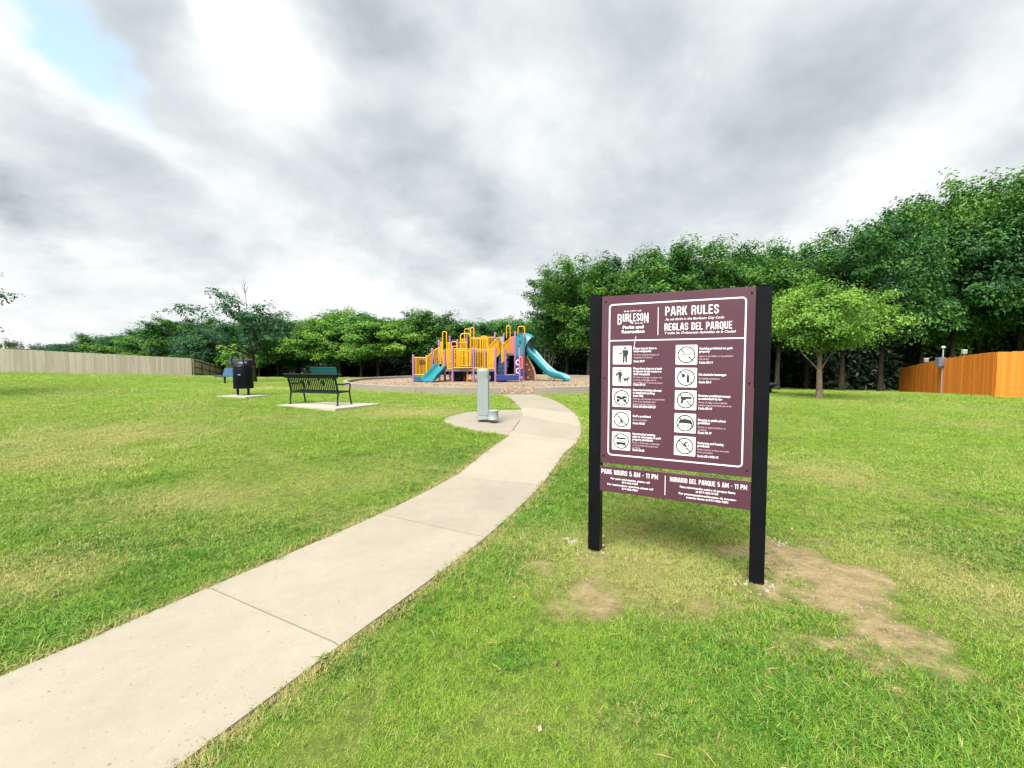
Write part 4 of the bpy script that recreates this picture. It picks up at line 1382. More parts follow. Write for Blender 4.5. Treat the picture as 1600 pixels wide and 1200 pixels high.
# stairs rising away to the tall deck
for i in range(7):
    t_ = i/6
    d = 23.5+2.0*t_
    z = .66+(2.0-.66)*t_*.98
    pa = 776+4*t_; pb = 790+8*t_
    xa, xb = (pa-800)/700*d, (pb-800)/700*d
    mb = MB(); mb.box(xa, xb, d, d+.33, z-.06, z, .008)
    o = psb(mb, 'stair_step', M['blue'] if i < 2 else M['tealdark'])
    mb = MB(); mb.box(xa, xb, d+.30, d+.325, z+.003, z+.17)
    psb(mb, 'riser', M['navy'], o)
mb = MB(); a, b = W(776, 594.5, 23), W(811, 585.8, 23)
mb.box(a[0], b[0], 22.96, 23.04, a[2], b[2], .01); o = psb(mb, 'front_board', M['blue'])
mb = MB(); mb.box(a[0], b[0], 22.94, 22.958, b[2]-.035, b[2]); psb(mb, 'board_trim', M['tealdark'], o)
mb = MB(); a, b = W(646.5, 596, 23), W(662, 589.5, 23)
mb.box(a[0], b[0], 22.97, 23.03, a[2], b[2], .01); psb(mb, 'front_board', M['tealdark'])
# entry deck of the stairs
mb = MB(); mb.box((776-800)/700*23.3, (811-800)/700*23.3, 23.05, 23.6, .70, .78, .01); psb(mb, 'entry_deck', M['blue'])

# teal roundel panel, navy game panel with letters, orange loop
def px_panel(poly, d, th, mat, name, parent=None):
    w = [W(px, py, d) for px, py in poly]
    mb = MB(); mb.plate([(q[0], q[2]) for q in w][::-1], d, d+th)
    return psb(mb, name, mat, parent)
tp = px_panel([(806.3, 526), (808, 524), (810, 523.2), (811, 521.5), (814, 521.5), (815, 523.2), (817, 524.5), (817.4, 556), (806.3, 556)], 24.35, .06, M['teal'], 'teal_panel')
for (px, py, rr) in ((811.5, 525, .045), (812.5, 534, .07), (813.5, 536, .04), (810, 541, .05)):
    c = W(px, py, 24.35)
    mb = MB(); mb.plate([(c[0]+rr*math.cos(t_), c[2]+rr*math.sin(t_)) for t_ in np.linspace(0, 6.283, 15)[:-1]], 24.338, 24.348)
    psb(mb, 'port_hole', M['navy'], tp)
gpn = px_panel([(806.3, 557), (817.4, 557), (817.4, 588), (806.3, 588)], 24.35, .05, M['blue'], 'game_panel')
for (px, py) in ((809, 566.5), (809.2, 579.5)):
    c = W(px, py, 24.35)
    mb = MB(); mb.tube([(c[0]+.085*math.cos(t_), 24.34, c[2]+.13*math.sin(t_)) for t_ in np.linspace(.8, 5.5, 14)], .024, 6)
    psb(mb, 'white_letter', M['white'], gpn)
c0, c1 = W(812.2, 576, 22.98), W(815.8, 557.5, 22.98)
mb = MB(); cx_ = (c0[0]+c1[0])/2; hw = (c1[0]-c0[0])/2
loop = [(cx_+hw*math.cos(t_), 22.93, c1[2]-hw+hw*math.sin(t_)) for t_ in np.linspace(0, math.pi, 7)]+[(cx_+hw*math.cos(t_), 22.93, c0[2]+hw+hw*math.sin(t_)) for t_ in np.linspace(math.pi, 2*math.pi, 7)]
mb.tube(loop, .03, 8, closed=True); psb(mb, 'grip_loop', M['orange'])
px_panel([(779.5, 526), (787, 526), (787, 538), (784.5, 538)], 25.9, .03, M['greygreen'], 'roof_gusset')
px_panel([(702, 530.5), (716, 530.5), (716, 533), (702, 533)], 25.3, .05, M['navy'], 'cross_panel')
# twin dark spinner plates on the first barrier
for px in (656.3, 661.5):
    c = W(px, 565.5, 22.93)
    mb = MB(); pts = []
    for i in range(18):
        t_ = 2*math.pi*i/18; rr = .085*(1+.22*math.cos(5*t_))
        pts.append((c[0]+rr*math.cos(t_), c[2]+rr*1.2*math.sin(t_)))
    mb.plate(pts, 22.93, 22.96); psb(mb, 'spinner_plate', M['maroonplay'])

# climbing rock wall under the tall slide
rk = px_panel([(819, 556), (823, 557), (828.5, 565), (833, 574), (836, 584), (836.5, 593.5), (819, 594.5)], 25.0, .12, M['rock'], 'climbing_wall')
mb = MB(); mb.tube([W(px, py, 24.97) for px, py in ((823, 557), (826.5, 562), (828.5, 566), (830.5, 569), (833.5, 575), (835, 580), (836.5, 585), (836.8, 593.5))], [.03, .04, .055, .045, .06, .045, .055, .04], 7)
psb(mb, 'wall_edge', M['rockedge'], rk)
for px, py in ((823, 570), (827, 578), (822, 584), (830, 588), (825, 590)):
    c = W(px, py, 24.98)
    mb = MB(); mb.lathe([(.06, 0), (.045, .03), (.015, .045)], 0, 0, 7)
    mb.v = [(c[0]+v[0], 25.0-v[2], c[2]+v[1]) for v in mb.v]
    psb(mb, 'hand_hold', M['rockedge'] if px % 2 else M['rock'], rk)
for px, d in ((828, 25.3), (832, 25.2)):
    q = W(px, 577, d); mb = MB(); mb.tube([(q[0], d, .35), (q[0], d, q[2])], .045, 8); psb(mb, 'support_post', M['mauve'])

# slides
def chute(pts, width, wall, th, mat, name, ridge=0.0, flare=0.0):
    """U-shaped channel swept along pts"""
    pts = catmull(pts, 5)
    rows = []
    for i, p in enumerate(pts):
        t_ = pts[min(i+1, len(pts)-1)]-pts[max(i-1, 0)]
        t_ = t_/np.linalg.norm(t_)
        lat = np.cross(t_, [0, 0, 1.0]); lat /= np.linalg.norm(lat)
        up = np.cross(lat, t_)
        u = i/(len(pts)-1)
        hw = width/2*(1+flare*max(0, u-.8)*3)
        wl = wall*(1-.45*max(0, (u-.75)/.25))
        prof = []
        for s_, h_ in ((-1.14, wl), (-1.10, wl+.03), (-1.0, wl+.02), (-.9, wl*.55), (-.78, .06), (-.5, .01), (-.15, 0+ridge*.5), (0, ridge), (.15, ridge*.5), (.5, .01), (.78, .06), (.9, wl*.55), (1.0, wl+.02), (1.10, wl+.03), (1.14, wl)):
            prof.append(p+lat*hw*s_+up*h_)
        for s_, h_ in ((1.08, wl*.5), (.9, -.02), (.6, -th), (0, -th), (-.6, -th), (-.9, -.02), (-1.08, wl*.5)):
            prof.append(p+lat*hw*s_+up*h_)
        rows.append(prof)
    mb = MB(); mb.grid(rows, True, True)
    mb.add(rows[0], [tuple(reversed(range(len(rows[0]))))]); mb.add(rows[-1], [tuple(range(len(rows[-1])))])
    return psb(mb, name, mat)
big = chute([W(822, 548.5, 25.1), W(827, 551.5, 25.0), W(835, 560.5, 24.8), W(844, 571, 24.6), W(853, 580, 24.4), W(861, 586.5, 24.2), W(870, 589.5, 24.0), W(879, 591, 23.8), W(886, 594, 23.65)], .56, .26, .05, M['teal'], 'tall_slide', 0, .1)
# hood over the slide entrance
rows = []
pA = W(818.5, 552, 24.75)
dirv = np.array([.82, -.57, 0]); dirv /= np.linalg.norm(dirv)
latv = np.array([dirv[1], -dirv[0], 0])
for i, (f0, f1, hgt, wd) in enumerate(((0, 0, 1.06, .36), (.10, .14, 1.12, .37), (.2, .34, 1.10, .38), (.26, .52, 1.02, .39), (.30, .64, .90, .39))):
    row = []
    for j in range(17):
        th = math.pi*j/16
        s_ = -math.cos(th); h_ = math.sin(th)
        h2 = hgt*(h_**.55)
        fwd = f0+(f1-f0)*h_**1.1
        q = np.array([pA[0], 25.05, pA[2]])+dirv*fwd+latv*s_*wd+np.array([0, 0, h2])
        row.append(q)
    rows.append(row)
inner = [[q-np.array([0, 0, .03])+dirv*.001 for q in r_] for r_ in rows]
mb = MB(); mb.grid(rows, True); mb.grid([list(reversed(r_)) for r_ in inner], True)
for j in range(16):
    mb.add([rows[-1][j], rows[-1][j+1], inner[-1][j+1], inner[-1][j]], [(0, 1, 2, 3)])
psb(mb, 'slide_hood', M['teal'])
mb = MB()
for px in (824.5, 827, 829.5):
    mb.tube([W(px, 535, 25.2), W(px, 547, 25.2)], .016, 6)
psb(mb, 'entry_bars', M['orange'])
mb = MB()
for px, d in ((858.5, 24.3), (862, 24.1), (866, 24.1)):
    q = W(px, 590, d); mb.tube([(q[0], d, .35), (q[0], d, q[2])], .022, 6)
psb(mb, 'slide_foot', M['galv'])
chute([W(692.5, 573, 24.0), W(689, 576, 23.75), W(684, 582, 23.4), W(678, 588.5, 23.0), W(673, 593, 22.7), W(668.5, 595.8, 22.45)], .66, .24, .05, M['teal'], 'wide_slide', .05, .1)

# things under the decks
mb = MB(); c = W(714.5, 588, 23.6)
pts = [(c[0]+.17*math.cos(t_), 23.6, c[2]+.17*math.sin(t_)) for t_ in np.linspace(0, 6.283, 19)[:-1]]
mb.tube(pts, .075, 8, closed=True); psb(mb, 'tyre_ring', M['rubber'])
mb = MB(); mb.box(W(708, 580, 23.8)[0], W(729, 580, 23.8)[0], 23.8, 23.88, .5, 1.05, .01); psb(mb, 'crawl_panel', M['navy'])
mb = MB(); mb.box(W(765, 580, 23.9)[0], W(775, 580, 23.9)[0], 23.9, 23.98, .5, 1.05, .01); psb(mb, 'crawl_panel', M['navy'])
mb = MB(); c = W(733.5, 585.5, 23.2)
mb.tube([(c[0]+.10*math.cos(t_), 23.2, c[2]+.02+.24*math.sin(t_)) for t_ in np.linspace(0, 6.283, 19)[:-1]], .022, 8, closed=True)
mb.tube([(c[0]-.13, 23.2, .45), (c[0]-.13, 23.2, 1.1)], .02, 6); mb.tube([(c[0]-.12, 23.2, .62), (c[0], 23.2, .72), (c[0]+.12, 23.2, .62)], .02, 6)
psb(mb, 'ring_panel', M['yellow'])
for px in (695, 725.5):
    q = W(px, 585, 23.4); mb = MB(); mb.tube([(q[0], 23.4, .4), (q[0], 23.4, q[2])], .04, 8); psb(mb, 'short_post', M['maroonplay'])


# ------------------------------------------------------------------ drinking fountain
p = hit(755, 656)
t = thing('drinking_fountain', 'pale grey pedestal drinking fountain with low pet bowl on apron', 'drinking fountain', (p[0], p[1], G(p[0], p[1])+.024), R(4))
H = 1.04
def rrect(hx, hy, r_, z, n=5):
    out = []
    for cx_, cy_, a_ in ((hx-r_, hy-r_, 0), (-hx+r_, hy-r_, 90), (-hx+r_, -hy+r_, 180), (hx-r_, -hy+r_, 270)):
        for i in range(n):
            th = R(a_+90*i/(n-1)); out.append((cx_+r_*math.cos(th), cy_+r_*math.sin(th), z))
    return out
mb = MB(); rows = [rrect(.128*k_, .128*k_, .06*k_, z_) for k_, z_ in ((1, 0), (1, .02), (.985, .03), (.985, H-.09), (1.0, H-.08), (1.0, H-.03), (.97, H-.006), (.9, H))]
mb.grid(rows, True, True); mb.add(rows[-1], [tuple(range(20))]); mb.build('pedestal', M['fountain'], t)
mb = MB(); mb.lathe([(.085, H-.004), (.10, H+.004), (.095, H+.010), (.07, H-.001), (.03, H-.02)], 0, 0, 20); mb.build('basin', M['steel'], t)
mb = MB(); mb.tube([(-.04, .05, H), (-.04, .05, H+.035), (-.03, .02, H+.05)], .011, 8); mb.build('bubbler', M['steel'], t)
mb = MB(); mb.tube([(.125, -.03, H-.10), (.15, -.03, H-.10)], .028, 10); mb.tube([(-.125, -.03, H-.09), (-.145, -.03, H-.09)], .022, 10); mb.build('push_button', M['black'], t)
mb = MB(); mb.box(.118, .16, -.05, .02, H-.20, H-.15, .008); mb.build('bottle_spout', M['fountain'], t)
mb = MB(); mb.lathe([(.112, .0), (.112, .012), (.106, .02), (.108, .16), (.115, .175), (.115, .195), (.10, .20), (.085, .19), (.03, .165)], .205, -.13, 20); o = mb.build('pet_bowl', M['fountain'], t)
mb = MB(); mb.box(-.10, .10, -.1325, -.1285, .09, H-.2, .001); mb.build('access_panel', M['fountain'], t)


# ------------------------------------------------------------------ near bench (dark green steel slats)
rl, rr_, fr = hit(454, 632)[:2], hit(527.5, 637)[:2], hit(552.5, 634.5)[:2]
bdir = (rr_-rl)/np.linalg.norm(rr_-rl)
BL_ = float(np.linalg.norm(rr_-rl))
mid = (rl+rr_)/2
bench = thing('slat_bench', 'dark green steel slat bench seen from behind on concrete pad', 'bench', (mid[0], mid[1], bench_top), math.atan2(bdir[1], bdir[0]))
# local: x along the bench, +y the way it faces
hb = BL_/2
for sx in (-1, 1):
    x_ = sx*hb
    MB().tube([(x_, -.02, .0), (x_, .0, .02), (x_, .01, .20), (x_, .03, .34), (x_, -.03, .58), (x_, -.09, .80)], .021, 8).build('rear_leg', M['benchgreen'], bench)
    MB().tube([(x_, .53, 0), (x_, .52, .02), (x_, .48, .20), (x_, .46, .36), (x_, .49, .47), (x_, .48, .535), (x_, .44, .555), (x_, .25, .54), (x_, .1, .545), (x_, -.01, .55)], .019, 8).build('front_leg', M['benchgreen'], bench)
    MB().tube([(x_, .02, .335), (x_, .46, .35)], .02, 8).build('seat_rail', M['benchgreen'], bench)
    MB().box(x_-.04, x_+.04, .49, .57, 0, .008).build('foot_plate', M['benchgreen'], bench)
    MB().box(x_-.04, x_+.04, -.06, .02, 0, .008).build('foot_plate', M['benchgreen'], bench)
mb = MB(); mb.tube([(-hb-.10, -.10, .80), (hb+.10, -.10, .80)], .020, 8)
mb.grid([[(-hb-.10, y_, z_) for y_, z_ in ((-.075, .70), (-.095, .74), (-.118, .80), (-.13, .815), (-.145, .80))], [(hb+.10, y_, z_) for y_, z_ in ((-.075, .70), (-.095, .74), (-.118, .80), (-.13, .815), (-.145, .80))]])
mb.grid([[(hb+.10, y_, z_) for y_, z_ in ((-.079, .70), (-.099, .74), (-.122, .796), (-.13, .805), (-.14, .796))], [(-hb-.10, y_, z_) for y_, z_ in ((-.079, .70), (-.099, .74), (-.122, .796), (-.13, .805), (-.14, .796))]])
mb.build('top_rail', M['benchgreen'], bench)
MB().tube([(-hb, .02, .325), (hb, .02, .325)], .02, 8).build('lower_rail', M['benchgreen'], bench)
sm = MB(); sm.tube([(0, .025, .32), (0, .0, .48), (0, -.05, .66), (0, -.075, .72)], .0145, 6); sme = sm.mesh('back_slat', M['benchgreen'])
se = MB(); se.tube([(0, .02, .35), (0, .10, .335), (0, .30, .345), (0, .44, .36), (0, .49, .335)], .010, 6); seme = se.mesh('seat_slat', M['benchgreen'])
ns = 26
for i in range(ns):
    x_ = -hb+2*hb*(i+.5)/ns
    link('back_slat', sme, bench, (x_, 0, 0)); link('seat_slat', seme, bench, (x_, 0, 0))
# cut-out emblem plates in the back
for x_ in (-.32, -.10, .34):
    mb = MB(); mb.add([], [])
    pts = [(x_-.03, .63), (x_+.03, .63), (x_+.045, .585), (x_+.02, .55), (x_+.035, .50), (x_-.035, .50), (x_-.02, .55), (x_-.045, .585)]
    n = len(pts)
    vs = [(a, .0-(b-.5)*.33+.012-.012, b) for a, b in pts]+[(a, .0-(b-.5)*.33-.012, b) for a, b in pts]
    mb.add(vs, [tuple(range(n)), tuple(reversed(range(n, 2*n)))]+[((i+1) % n, i, n+i, n+(i+1) % n) for i in range(n)])
    mb.build('emblem_plate', M['benchgreen'], bench)


# ------------------------------------------------------------------ perforated pedestal benches
def mesh_bench(loc, rz, label, mat, L=1.83):
    t = thing('pedestal_bench', label, 'bench', loc, rz)
    prof_b = [(-.02, .44), (-.05, .50), (-.12, .70), (-.17, .84), (-.185, .86)]
    prof_s = [(.44, .40), (.43, .43), (.30, .425), (.10, .405), (.0, .42), (-.018, .438)]
    def sheet(prof, nm):
        mb = MB()
        th = .02
        rows = [[(x_, y_, z_) for y_, z_ in prof] for x_ in (-L/2, L/2)]
        low = [[(x_, y_-.012, z_-.016) for y_, z_ in prof] for x_ in (-L/2, L/2)]
        mb.grid(rows, True); mb.grid([list(reversed(r_)) for r_ in low], True)
        for k_ in (0, -1):
            a = [rows[0][k_], rows[1][k_], low[1][k_], low[0][k_]]
            mb.add(a, [(0, 1, 2, 3)])
        return mb.build(nm, mat, t)
    sheet(prof_b, 'backrest'); sheet(prof_s, 'seat')
    for sx in (-1, 1):
        x_ = sx*(L/2+.012)
        MB().tube([(x_, -.20, .88), (x_, -.16, .80), (x_, -.06, .48), (x_, .02, .39), (x_, .14, .365), (x_, .36, .385), (x_, .46, .40), (x_, .47, .44)], .022, 8).build('end_frame', M['benchgreen'], t)
        x2 = sx*(L/2-.34)
        MB().tube([(x2, .16, 0), (x2, .16, .37)], .045, 8).build('leg', M['black'], t)
        MB().box(x2-.03, x2+.03, -.04, .40, .345, .38, .005).build('seat_bracket', M['black'], t)
    return t
p = np.array(at_px(368, 25.0))
mesh_bench((p[0], p[1], G(*p)), R(180-14), 'blue grey perforated pedestal bench half hidden behind the black bin', M['benchblue'])
p = np.array(at_px(507, 27.2))
mesh_bench((p[0], p[1], G(*p)), R(-6), 'teal perforated bench seen from behind past the near bench', M['benchteal'], 1.7)
p = np.array(at_px(1198, 20.4))
mesh_bench((p[0], p[1], G(*p)), R(-119), 'dark blue bench mostly hidden behind the right sign post', M['benchblue'], 1.6)

# ------------------------------------------------------------------ litter bin
p = hit(381, 619)
t = thing('litter_bin', 'tall black bin with hooded lid and loop on two legs', 'trash bin', (p[0], p[1], bin_top), R(-8))
bz = .21; bh = 1.0*14.2/14.2
for sx in (-.205, .165):
    MB().box(sx-.025, sx+.025, -.03, .03, 0, bz+.05, .004).build('leg', M['black'], t)
ztop = .90
mb = MB(); mb.lathe([(.27, bz), (.282, bz+.01), (.282, ztop-.02), (.275, ztop)], 0, 0, 28); mb.build('body', M['bin'], t)
mb = MB(); mb.lathe([(.282, ztop-.02), (.30, ztop-.01), (.30, ztop+.015), (.285, ztop+.02)], 0, 0, 28); mb.build('rim', M['binlid'], t)
# half-barrel hood open at the left end
rows = []
for x_ in (-.33, -.28, 0, .22, .29):
    k_ = 1.0 if x_ < .25 else .86
    rows.append([(x_, -.265*k_*math.cos(math.pi*j/12), ztop+.02+.215*k_*math.sin(math.pi*j/12)**.8) for j in range(13)])
inn = [[(q[0], q[1]*.95, ztop+.02+(q[2]-ztop-.02)*.95) for q in r_] for r_ in rows]
mb = MB(); mb.grid([list(reversed(r_)) for r_ in rows], True); mb.grid(inn, True)
mb.add(rows[-1], [tuple(range(13))])
for j in range(12):
    mb.add([rows[0][j], rows[0][j+1], inn[0][j+1], inn[0][j]], [(0, 1, 2, 3)])
mb.build('hood', M['binlid'], t)
pts = [(-.20, -.02, ztop+.12)]+[(.05+.20*math.cos(th)*1.0, -.285+.265*0, ztop+.22+.20*math.sin(th)) for th in np.linspace(math.pi, 0, 11)]+[(.25, -.29, ztop-.05)]
pts[0] = (-.15, -.285, ztop+.10)
MB().tube(pts, .022, 8).build('grab_loop', M['galv'] if False else M['binlid'], t)
MB().box(.05, .14, -.292, -.285, ztop-.27, ztop-.235).build('latch_plate', M['steel'], t)
MB().lathe([(.0, 0), (.018, 0)], 0, 0, 8).build('bolt', M['steel'], t).location = (0, -.287, ztop-.1)


# ------------------------------------------------------------------ park rules sign
SL = np.array([0.6686, 3.5835]); SD = np.array([0.89215, -0.45173])
sign = thing('park_rules_sign', 'maroon park rules sign on two square black posts in the lawn', 'sign', (SL[0], SL[1], 0.0), math.atan2(SD[1], SD[0]))
# local frame: x along the sign, -y the front, z up
def local_z(x_):
    q = SL+SD*x_
    return G(q[0], q[1])
for x0, x1, zt in ((-.052, .043, 2.072), (1.118, 1.212, 2.064)):
    mb = MB(); mb.box(x0, x1, 0.0, .092, -.25, zt, .004)
    o = mb.build('post', M['black'], sign)
    mb = MB(); mb.box(x0-.002, x1+.002, -.002, .094, zt+.0005, zt+.006, .002); mb.build('post_cap', M['black'], o)
panel = MB().box(.046, 1.115, .004, .016, .742, 2.062, .0015).build('main_panel', M['maroon'], sign)
hours = MB().box(.041, 1.116, .004, .016, .512, .714, .0015).build('hours_panel', M['maroon'], sign)

FY = .0034          # front plane of the print, just proud of the panel face
def rr_poly(x0, x1, z0, z1, r_, n=5):
    out = []
    for cx_, cz_, a_ in ((x1-r_, z1-r_, 0), (x0+r_, z1-r_, 90), (x0+r_, z0+r_, 180), (x1-r_, z0+r_, 270)):
        for i in range(n):
            th = R(a_+90*i/(n-1)); out.append((cx_+r_*math.cos(th), cz_+r_*math.sin(th)))
    return out
def outline(mb, poly, w, y0, y1):
    c = np.mean(np.array(poly), axis=0)
    P = np.array(poly)
    n = len(P)
    inn_ = []
    for i in range(n):
        a, b = P[i-1], P[(i+1) % n]
        t_ = (b-a)/np.linalg.norm(b-a); nr = np.array([-t_[1], t_[0]])
        inn_.append(P[i]+nr*w)
    for i in range(n):
        j = (i+1) % n
        mb.plate([tuple(P[i]), tuple(P[j]), tuple(inn_[j]), tuple(inn_[i])], y0, y1)
mb = MB(); outline(mb, rr_poly(.103, 1.061, .807, 1.997, .03, 7), .0095, FY, .0042)
mb.build('border_line', M['white'], panel)
mb = MB(); mb.plate([(.112, 1.709), (1.052, 1.709), (1.052, 1.717), (.112, 1.717)], FY, .0042); mb.build('divider_line', M['white'], panel)
mb = MB(); mb.plate([(.4725, 1.748), (.4765, 1.748), (.4765, 1.955), (.4725, 1.955)], FY, .0042); mb.build('divider_line', M['white'], panel)
mb = MB(); mb.plate([(.5425, .542), (.5465, .542), (.5465, .690), (.5425, .690)], FY, .0042); mb.build('divider_line', M['white'], hours)
mb = MB(); mb.plate([(.294, 1.640), (.298, 1.640), (.3145, 1.745), (.312, 1.746)], FY-.0004, .0034); mb.build('scratch', M['white'], panel)
for x_, z_, par in ((.078, 2.02, panel), (1.09, 2.02, panel), (.072, 1.42, panel), (1.088, 1.40, panel), (.072, .80, panel), (1.088, .79, panel)):
    mb = MB(); mb.lathe([(.0075, 0), (.0075, .003), (.004, .005)], 0, 0, 10)
    mb.v = [(x_+v[0], .004-v[2], z_+v[1]) for v in mb.v]
    mb.f = [tuple(reversed(f)) for f in mb.f]
    mb.build('screw', M['screw'], par)

# lettering
def text_geo(s, offset=0.0, shear=0.0, align='LEFT'):
    cu = bpy.data.curves.new('lettering', 'FONT')
    cu.body = s; cu.size = 1.0; cu.offset = offset; cu.shear = shear; cu.resolution_u = 2
    ob = bpy.data.objects.new('lettering', cu)
    me_ = bpy.data.meshes.new_from_object(ob)
    n = len(me_.vertices)
    co = np.empty(n*3, np.float32); me_.vertices.foreach_get('co', co); co = co.reshape(-1, 3)
    fs = [tuple(p_.vertices) for p_ in me_.polygons]
    bpy.data.objects.remove(ob); bpy.data.curves.remove(cu); bpy.data.meshes.remove(me_)
    return co.astype(float), fs

CAPH = float(np.max(text_geo('H')[0][:, 1]))
def put_text(mb, s, x0, z0, cap, width=None, bold=0.0, shear=0.0, align='L', kx=None):
    """z0 baseline, cap = capital height, width = total width (or kx = horizontal factor)"""
    co, fs = text_geo(s, bold, shear)
    k_ = cap/CAPH
    w0 = co[:, 0].max()-co[:, 0].min()
    kxx = (width/w0) if width else k_*(kx if kx else 1.0)
    xx = (co[:, 0]-co[:, 0].min())*kxx
    w = xx.max()
    off = {'L': 0, 'C': -w/2, 'R': -w}[align]
    vs = [(x0+off+a, FY, z0+b*k_) for a, b in zip(xx, co[:, 1])]
    mb.add(vs, fs)
    return w
def glyph(ch):
    """centre lines of a condensed grotesque capital: (width, strokes) for height 1"""
    w = {'M': .60, 'I': .15, '1': .27, ' ': .20, '-': .26, 'L': .37, 'E': .37, 'A': .46, 'N': .46, '5': .42}.get(ch, .43)
    a, b, t, o, m, c = .068, w-.068, .932, .068, .5, .11
    bowl = lambda z1, z0: [(a, z1), (b-c, z1), (b, z1-c), (b, z0+c), (b-c, z0), (a, z0)]
    O = [(a+c, o), (b-c, o), (b, o+c), (b, t-c), (b-c, t), (a+c, t), (a, t-c), (a, o+c), (a+c, o)]
    L_, R_ = [(a, 0), (a, 1)], [(b, 0), (b, 1)]
    return w, {
        'P': [L_, bowl(t, m-.05)], 'B': [L_, bowl(t, m+.02), bowl(m+.02, o)], 'A': [[(a-.02, 0), (w/2-.045, 1)], [(b+.02, 0), (w/2+.045, 1)], [(.11, .27), (w-.11, .27)]],
        'R': [L_, bowl(t, m-.02), [(b-c-.03, m-.02), (b-.01, m-.16), (b, 0)]], 'K': [L_, [(a+.03, .36), (b, 1)], [(a+.12, .56), (b+.02, 0)]],
        'U': [[(a, 1), (a, o+c), (a+c, o), (b-c, o), (b, o+c), (b, 1)]], 'L': [[(a, 1), (a, o), (w, o)]], 'E': [[(w, t), (a, t), (a, o), (w, o)], [(a, m), (w-.04, m)]],
        'S': [[(b, .70), (b, t-c), (b-c, t), (a+c, t), (a, t-c), (a, .68), (a+.05, .57), (b-.05, .43), (b, .32), (b, o+c), (b-c, o), (a+c, o), (a, o+c), (a, .30)]],
        'G': [[(b, .70), (b, t-c), (b-c, t), (a+c, t), (a, t-c), (a, o+c), (a+c, o), (b-c, o), (b, o+c), (b, .46), (w/2-.02, .46)]],
        'D': [[(a, 0), (a, 1)], bowl(t, o)], 'O': [O], 'Q': [O, [(w/2, .24), (b+.03, -.10)]], 'H': [L_, R_, [(a, m), (b, m)]],
        'M': [L_, R_, [(a, .96), (w/2, .22)], [(w/2, .22), (b, .96)]], 'N': [L_, R_, [(a, .97), (b, .03)]], 'I': [[(w/2, 0), (w/2, 1)]], '-': [[(.03, .45), (w-.03, .45)]],
        '1': [[(w-.07, 0), (w-.07, 1)], [(.0, .80), (w-.09, .93)]], '5': [[(b, t), (a, t), (a, .50), (a+.06, .60), (b-c, .60), (b, .60-c), (b, o+c), (b-c, o), (a+c, o), (a, o+c), (a, .28)]],
    }.get(ch, [])

def ribbon(mb, pts, wd, y):
    pts = [np.array(p, float) for p in pts]
    closed = np.linalg.norm(pts[0]-pts[-1]) < 1e-6
    if closed:
        pts = pts[:-1]
    n = len(pts)
    Lf = []; Rt = []
    for i in range(n):
        p0 = pts[i-1] if (i > 0 or closed) else None
        p1 = pts[(i+1) % n] if (i < n-1 or closed) else None
        d0 = (pts[i]-p0)/np.linalg.norm(pts[i]-p0) if p0 is not None else None
        d1 = (p1-pts[i])/np.linalg.norm(p1-pts[i]) if p1 is not None else None
        if d0 is None: d0 = d1
        if d1 is None: d1 = d0
        n0 = np.array([-d0[1], d0[0]]); n1 = np.array([-d1[1], d1[0]])
        mt = n0+n1; mt /= np.linalg.norm(mt)
        k_ = wd/2/max(.45, float(np.dot(mt, n0)))
        Lf.append(pts[i]+mt*k_); Rt.append(pts[i]-mt*k_)
    fs = [(i, n+i, n+(i+1) % n, (i+1) % n) for i in range(n if closed else n-1)]
    mb.add([(p[0], y, p[1]) for p in Lf]+[(p[0], y, p[1]) for p in Rt], fs)

def put_caps(mb, s_, x0, z0, cap, width, weight=.112, track=.095):
    tot = sum(glyph(c)[0]+track for c in s_)-track
    kx = width/tot
    x_ = x0; q = 0
    for c in s_:
        w, strokes = glyph(c)
        for st in strokes:
            q += 1
            ribbon(mb, [(x_+px*kx, z0+pz*cap) for px, pz in st], weight*.5*(kx+cap), FY-.00002*(q % 4))
        x_ += (w+track)*kx

def block(par, name, lines, mat):
    mb = MB()
    for ln in lines:
        put_text(mb, *ln[0], **ln[1])
    return mb.build(name, M[mat], par)
B1 = .018
mb = MB(); put_caps(mb, 'PARK RULES', .524, 1.890, .065, .363); put_caps(mb, 'REGLAS DEL PARQUE', .521, 1.780, .053, .452); mb.build('title_lettering', M['white'], panel)
block(panel, 'subtitle_lettering', [(('As set forth in the Burleson City Code', .525, 1.8545, .0165), dict(width=.396, shear=.22, bold=.004)), (('Y todas las Ordenanzas Aplicables de la Ciudad', .523, 1.7535, .0165), dict(width=.474, shear=.22, bold=.004))], 'white')
# city wordmark: tall first and last letters, tail on the R
mb = MB()
put_text(mb, 'THE CITY OF', .284, 1.931, .0105, width=.135, bold=.006, align='C')
put_caps(mb, 'B', .170, 1.836, .082, .034, .088)
put_caps(mb, 'URLESO', .210, 1.857, .062, .156, .088)
put_caps(mb, 'N', .371, 1.843, .075, .034, .088)
mb.plate([(.262, 1.857), (.272, 1.846), (.284, 1.842), (.290, 1.842), (.290, 1.848), (.280, 1.850), (.270, 1.860)], FY, .0042)
put_text(mb, 'TEXAS', .331, 1.8385, .0085, width=.062, bold=.006, align='C')
mb.build('wordmark', M['white'], panel)
block(panel, 'department_lettering', [(('Parks and', .290, 1.8035, .022), dict(width=.156, bold=.028, align='C')), (('Recreation', .290, 1.7695, .022), dict(width=.171, bold=.028, align='C'))], 'white')

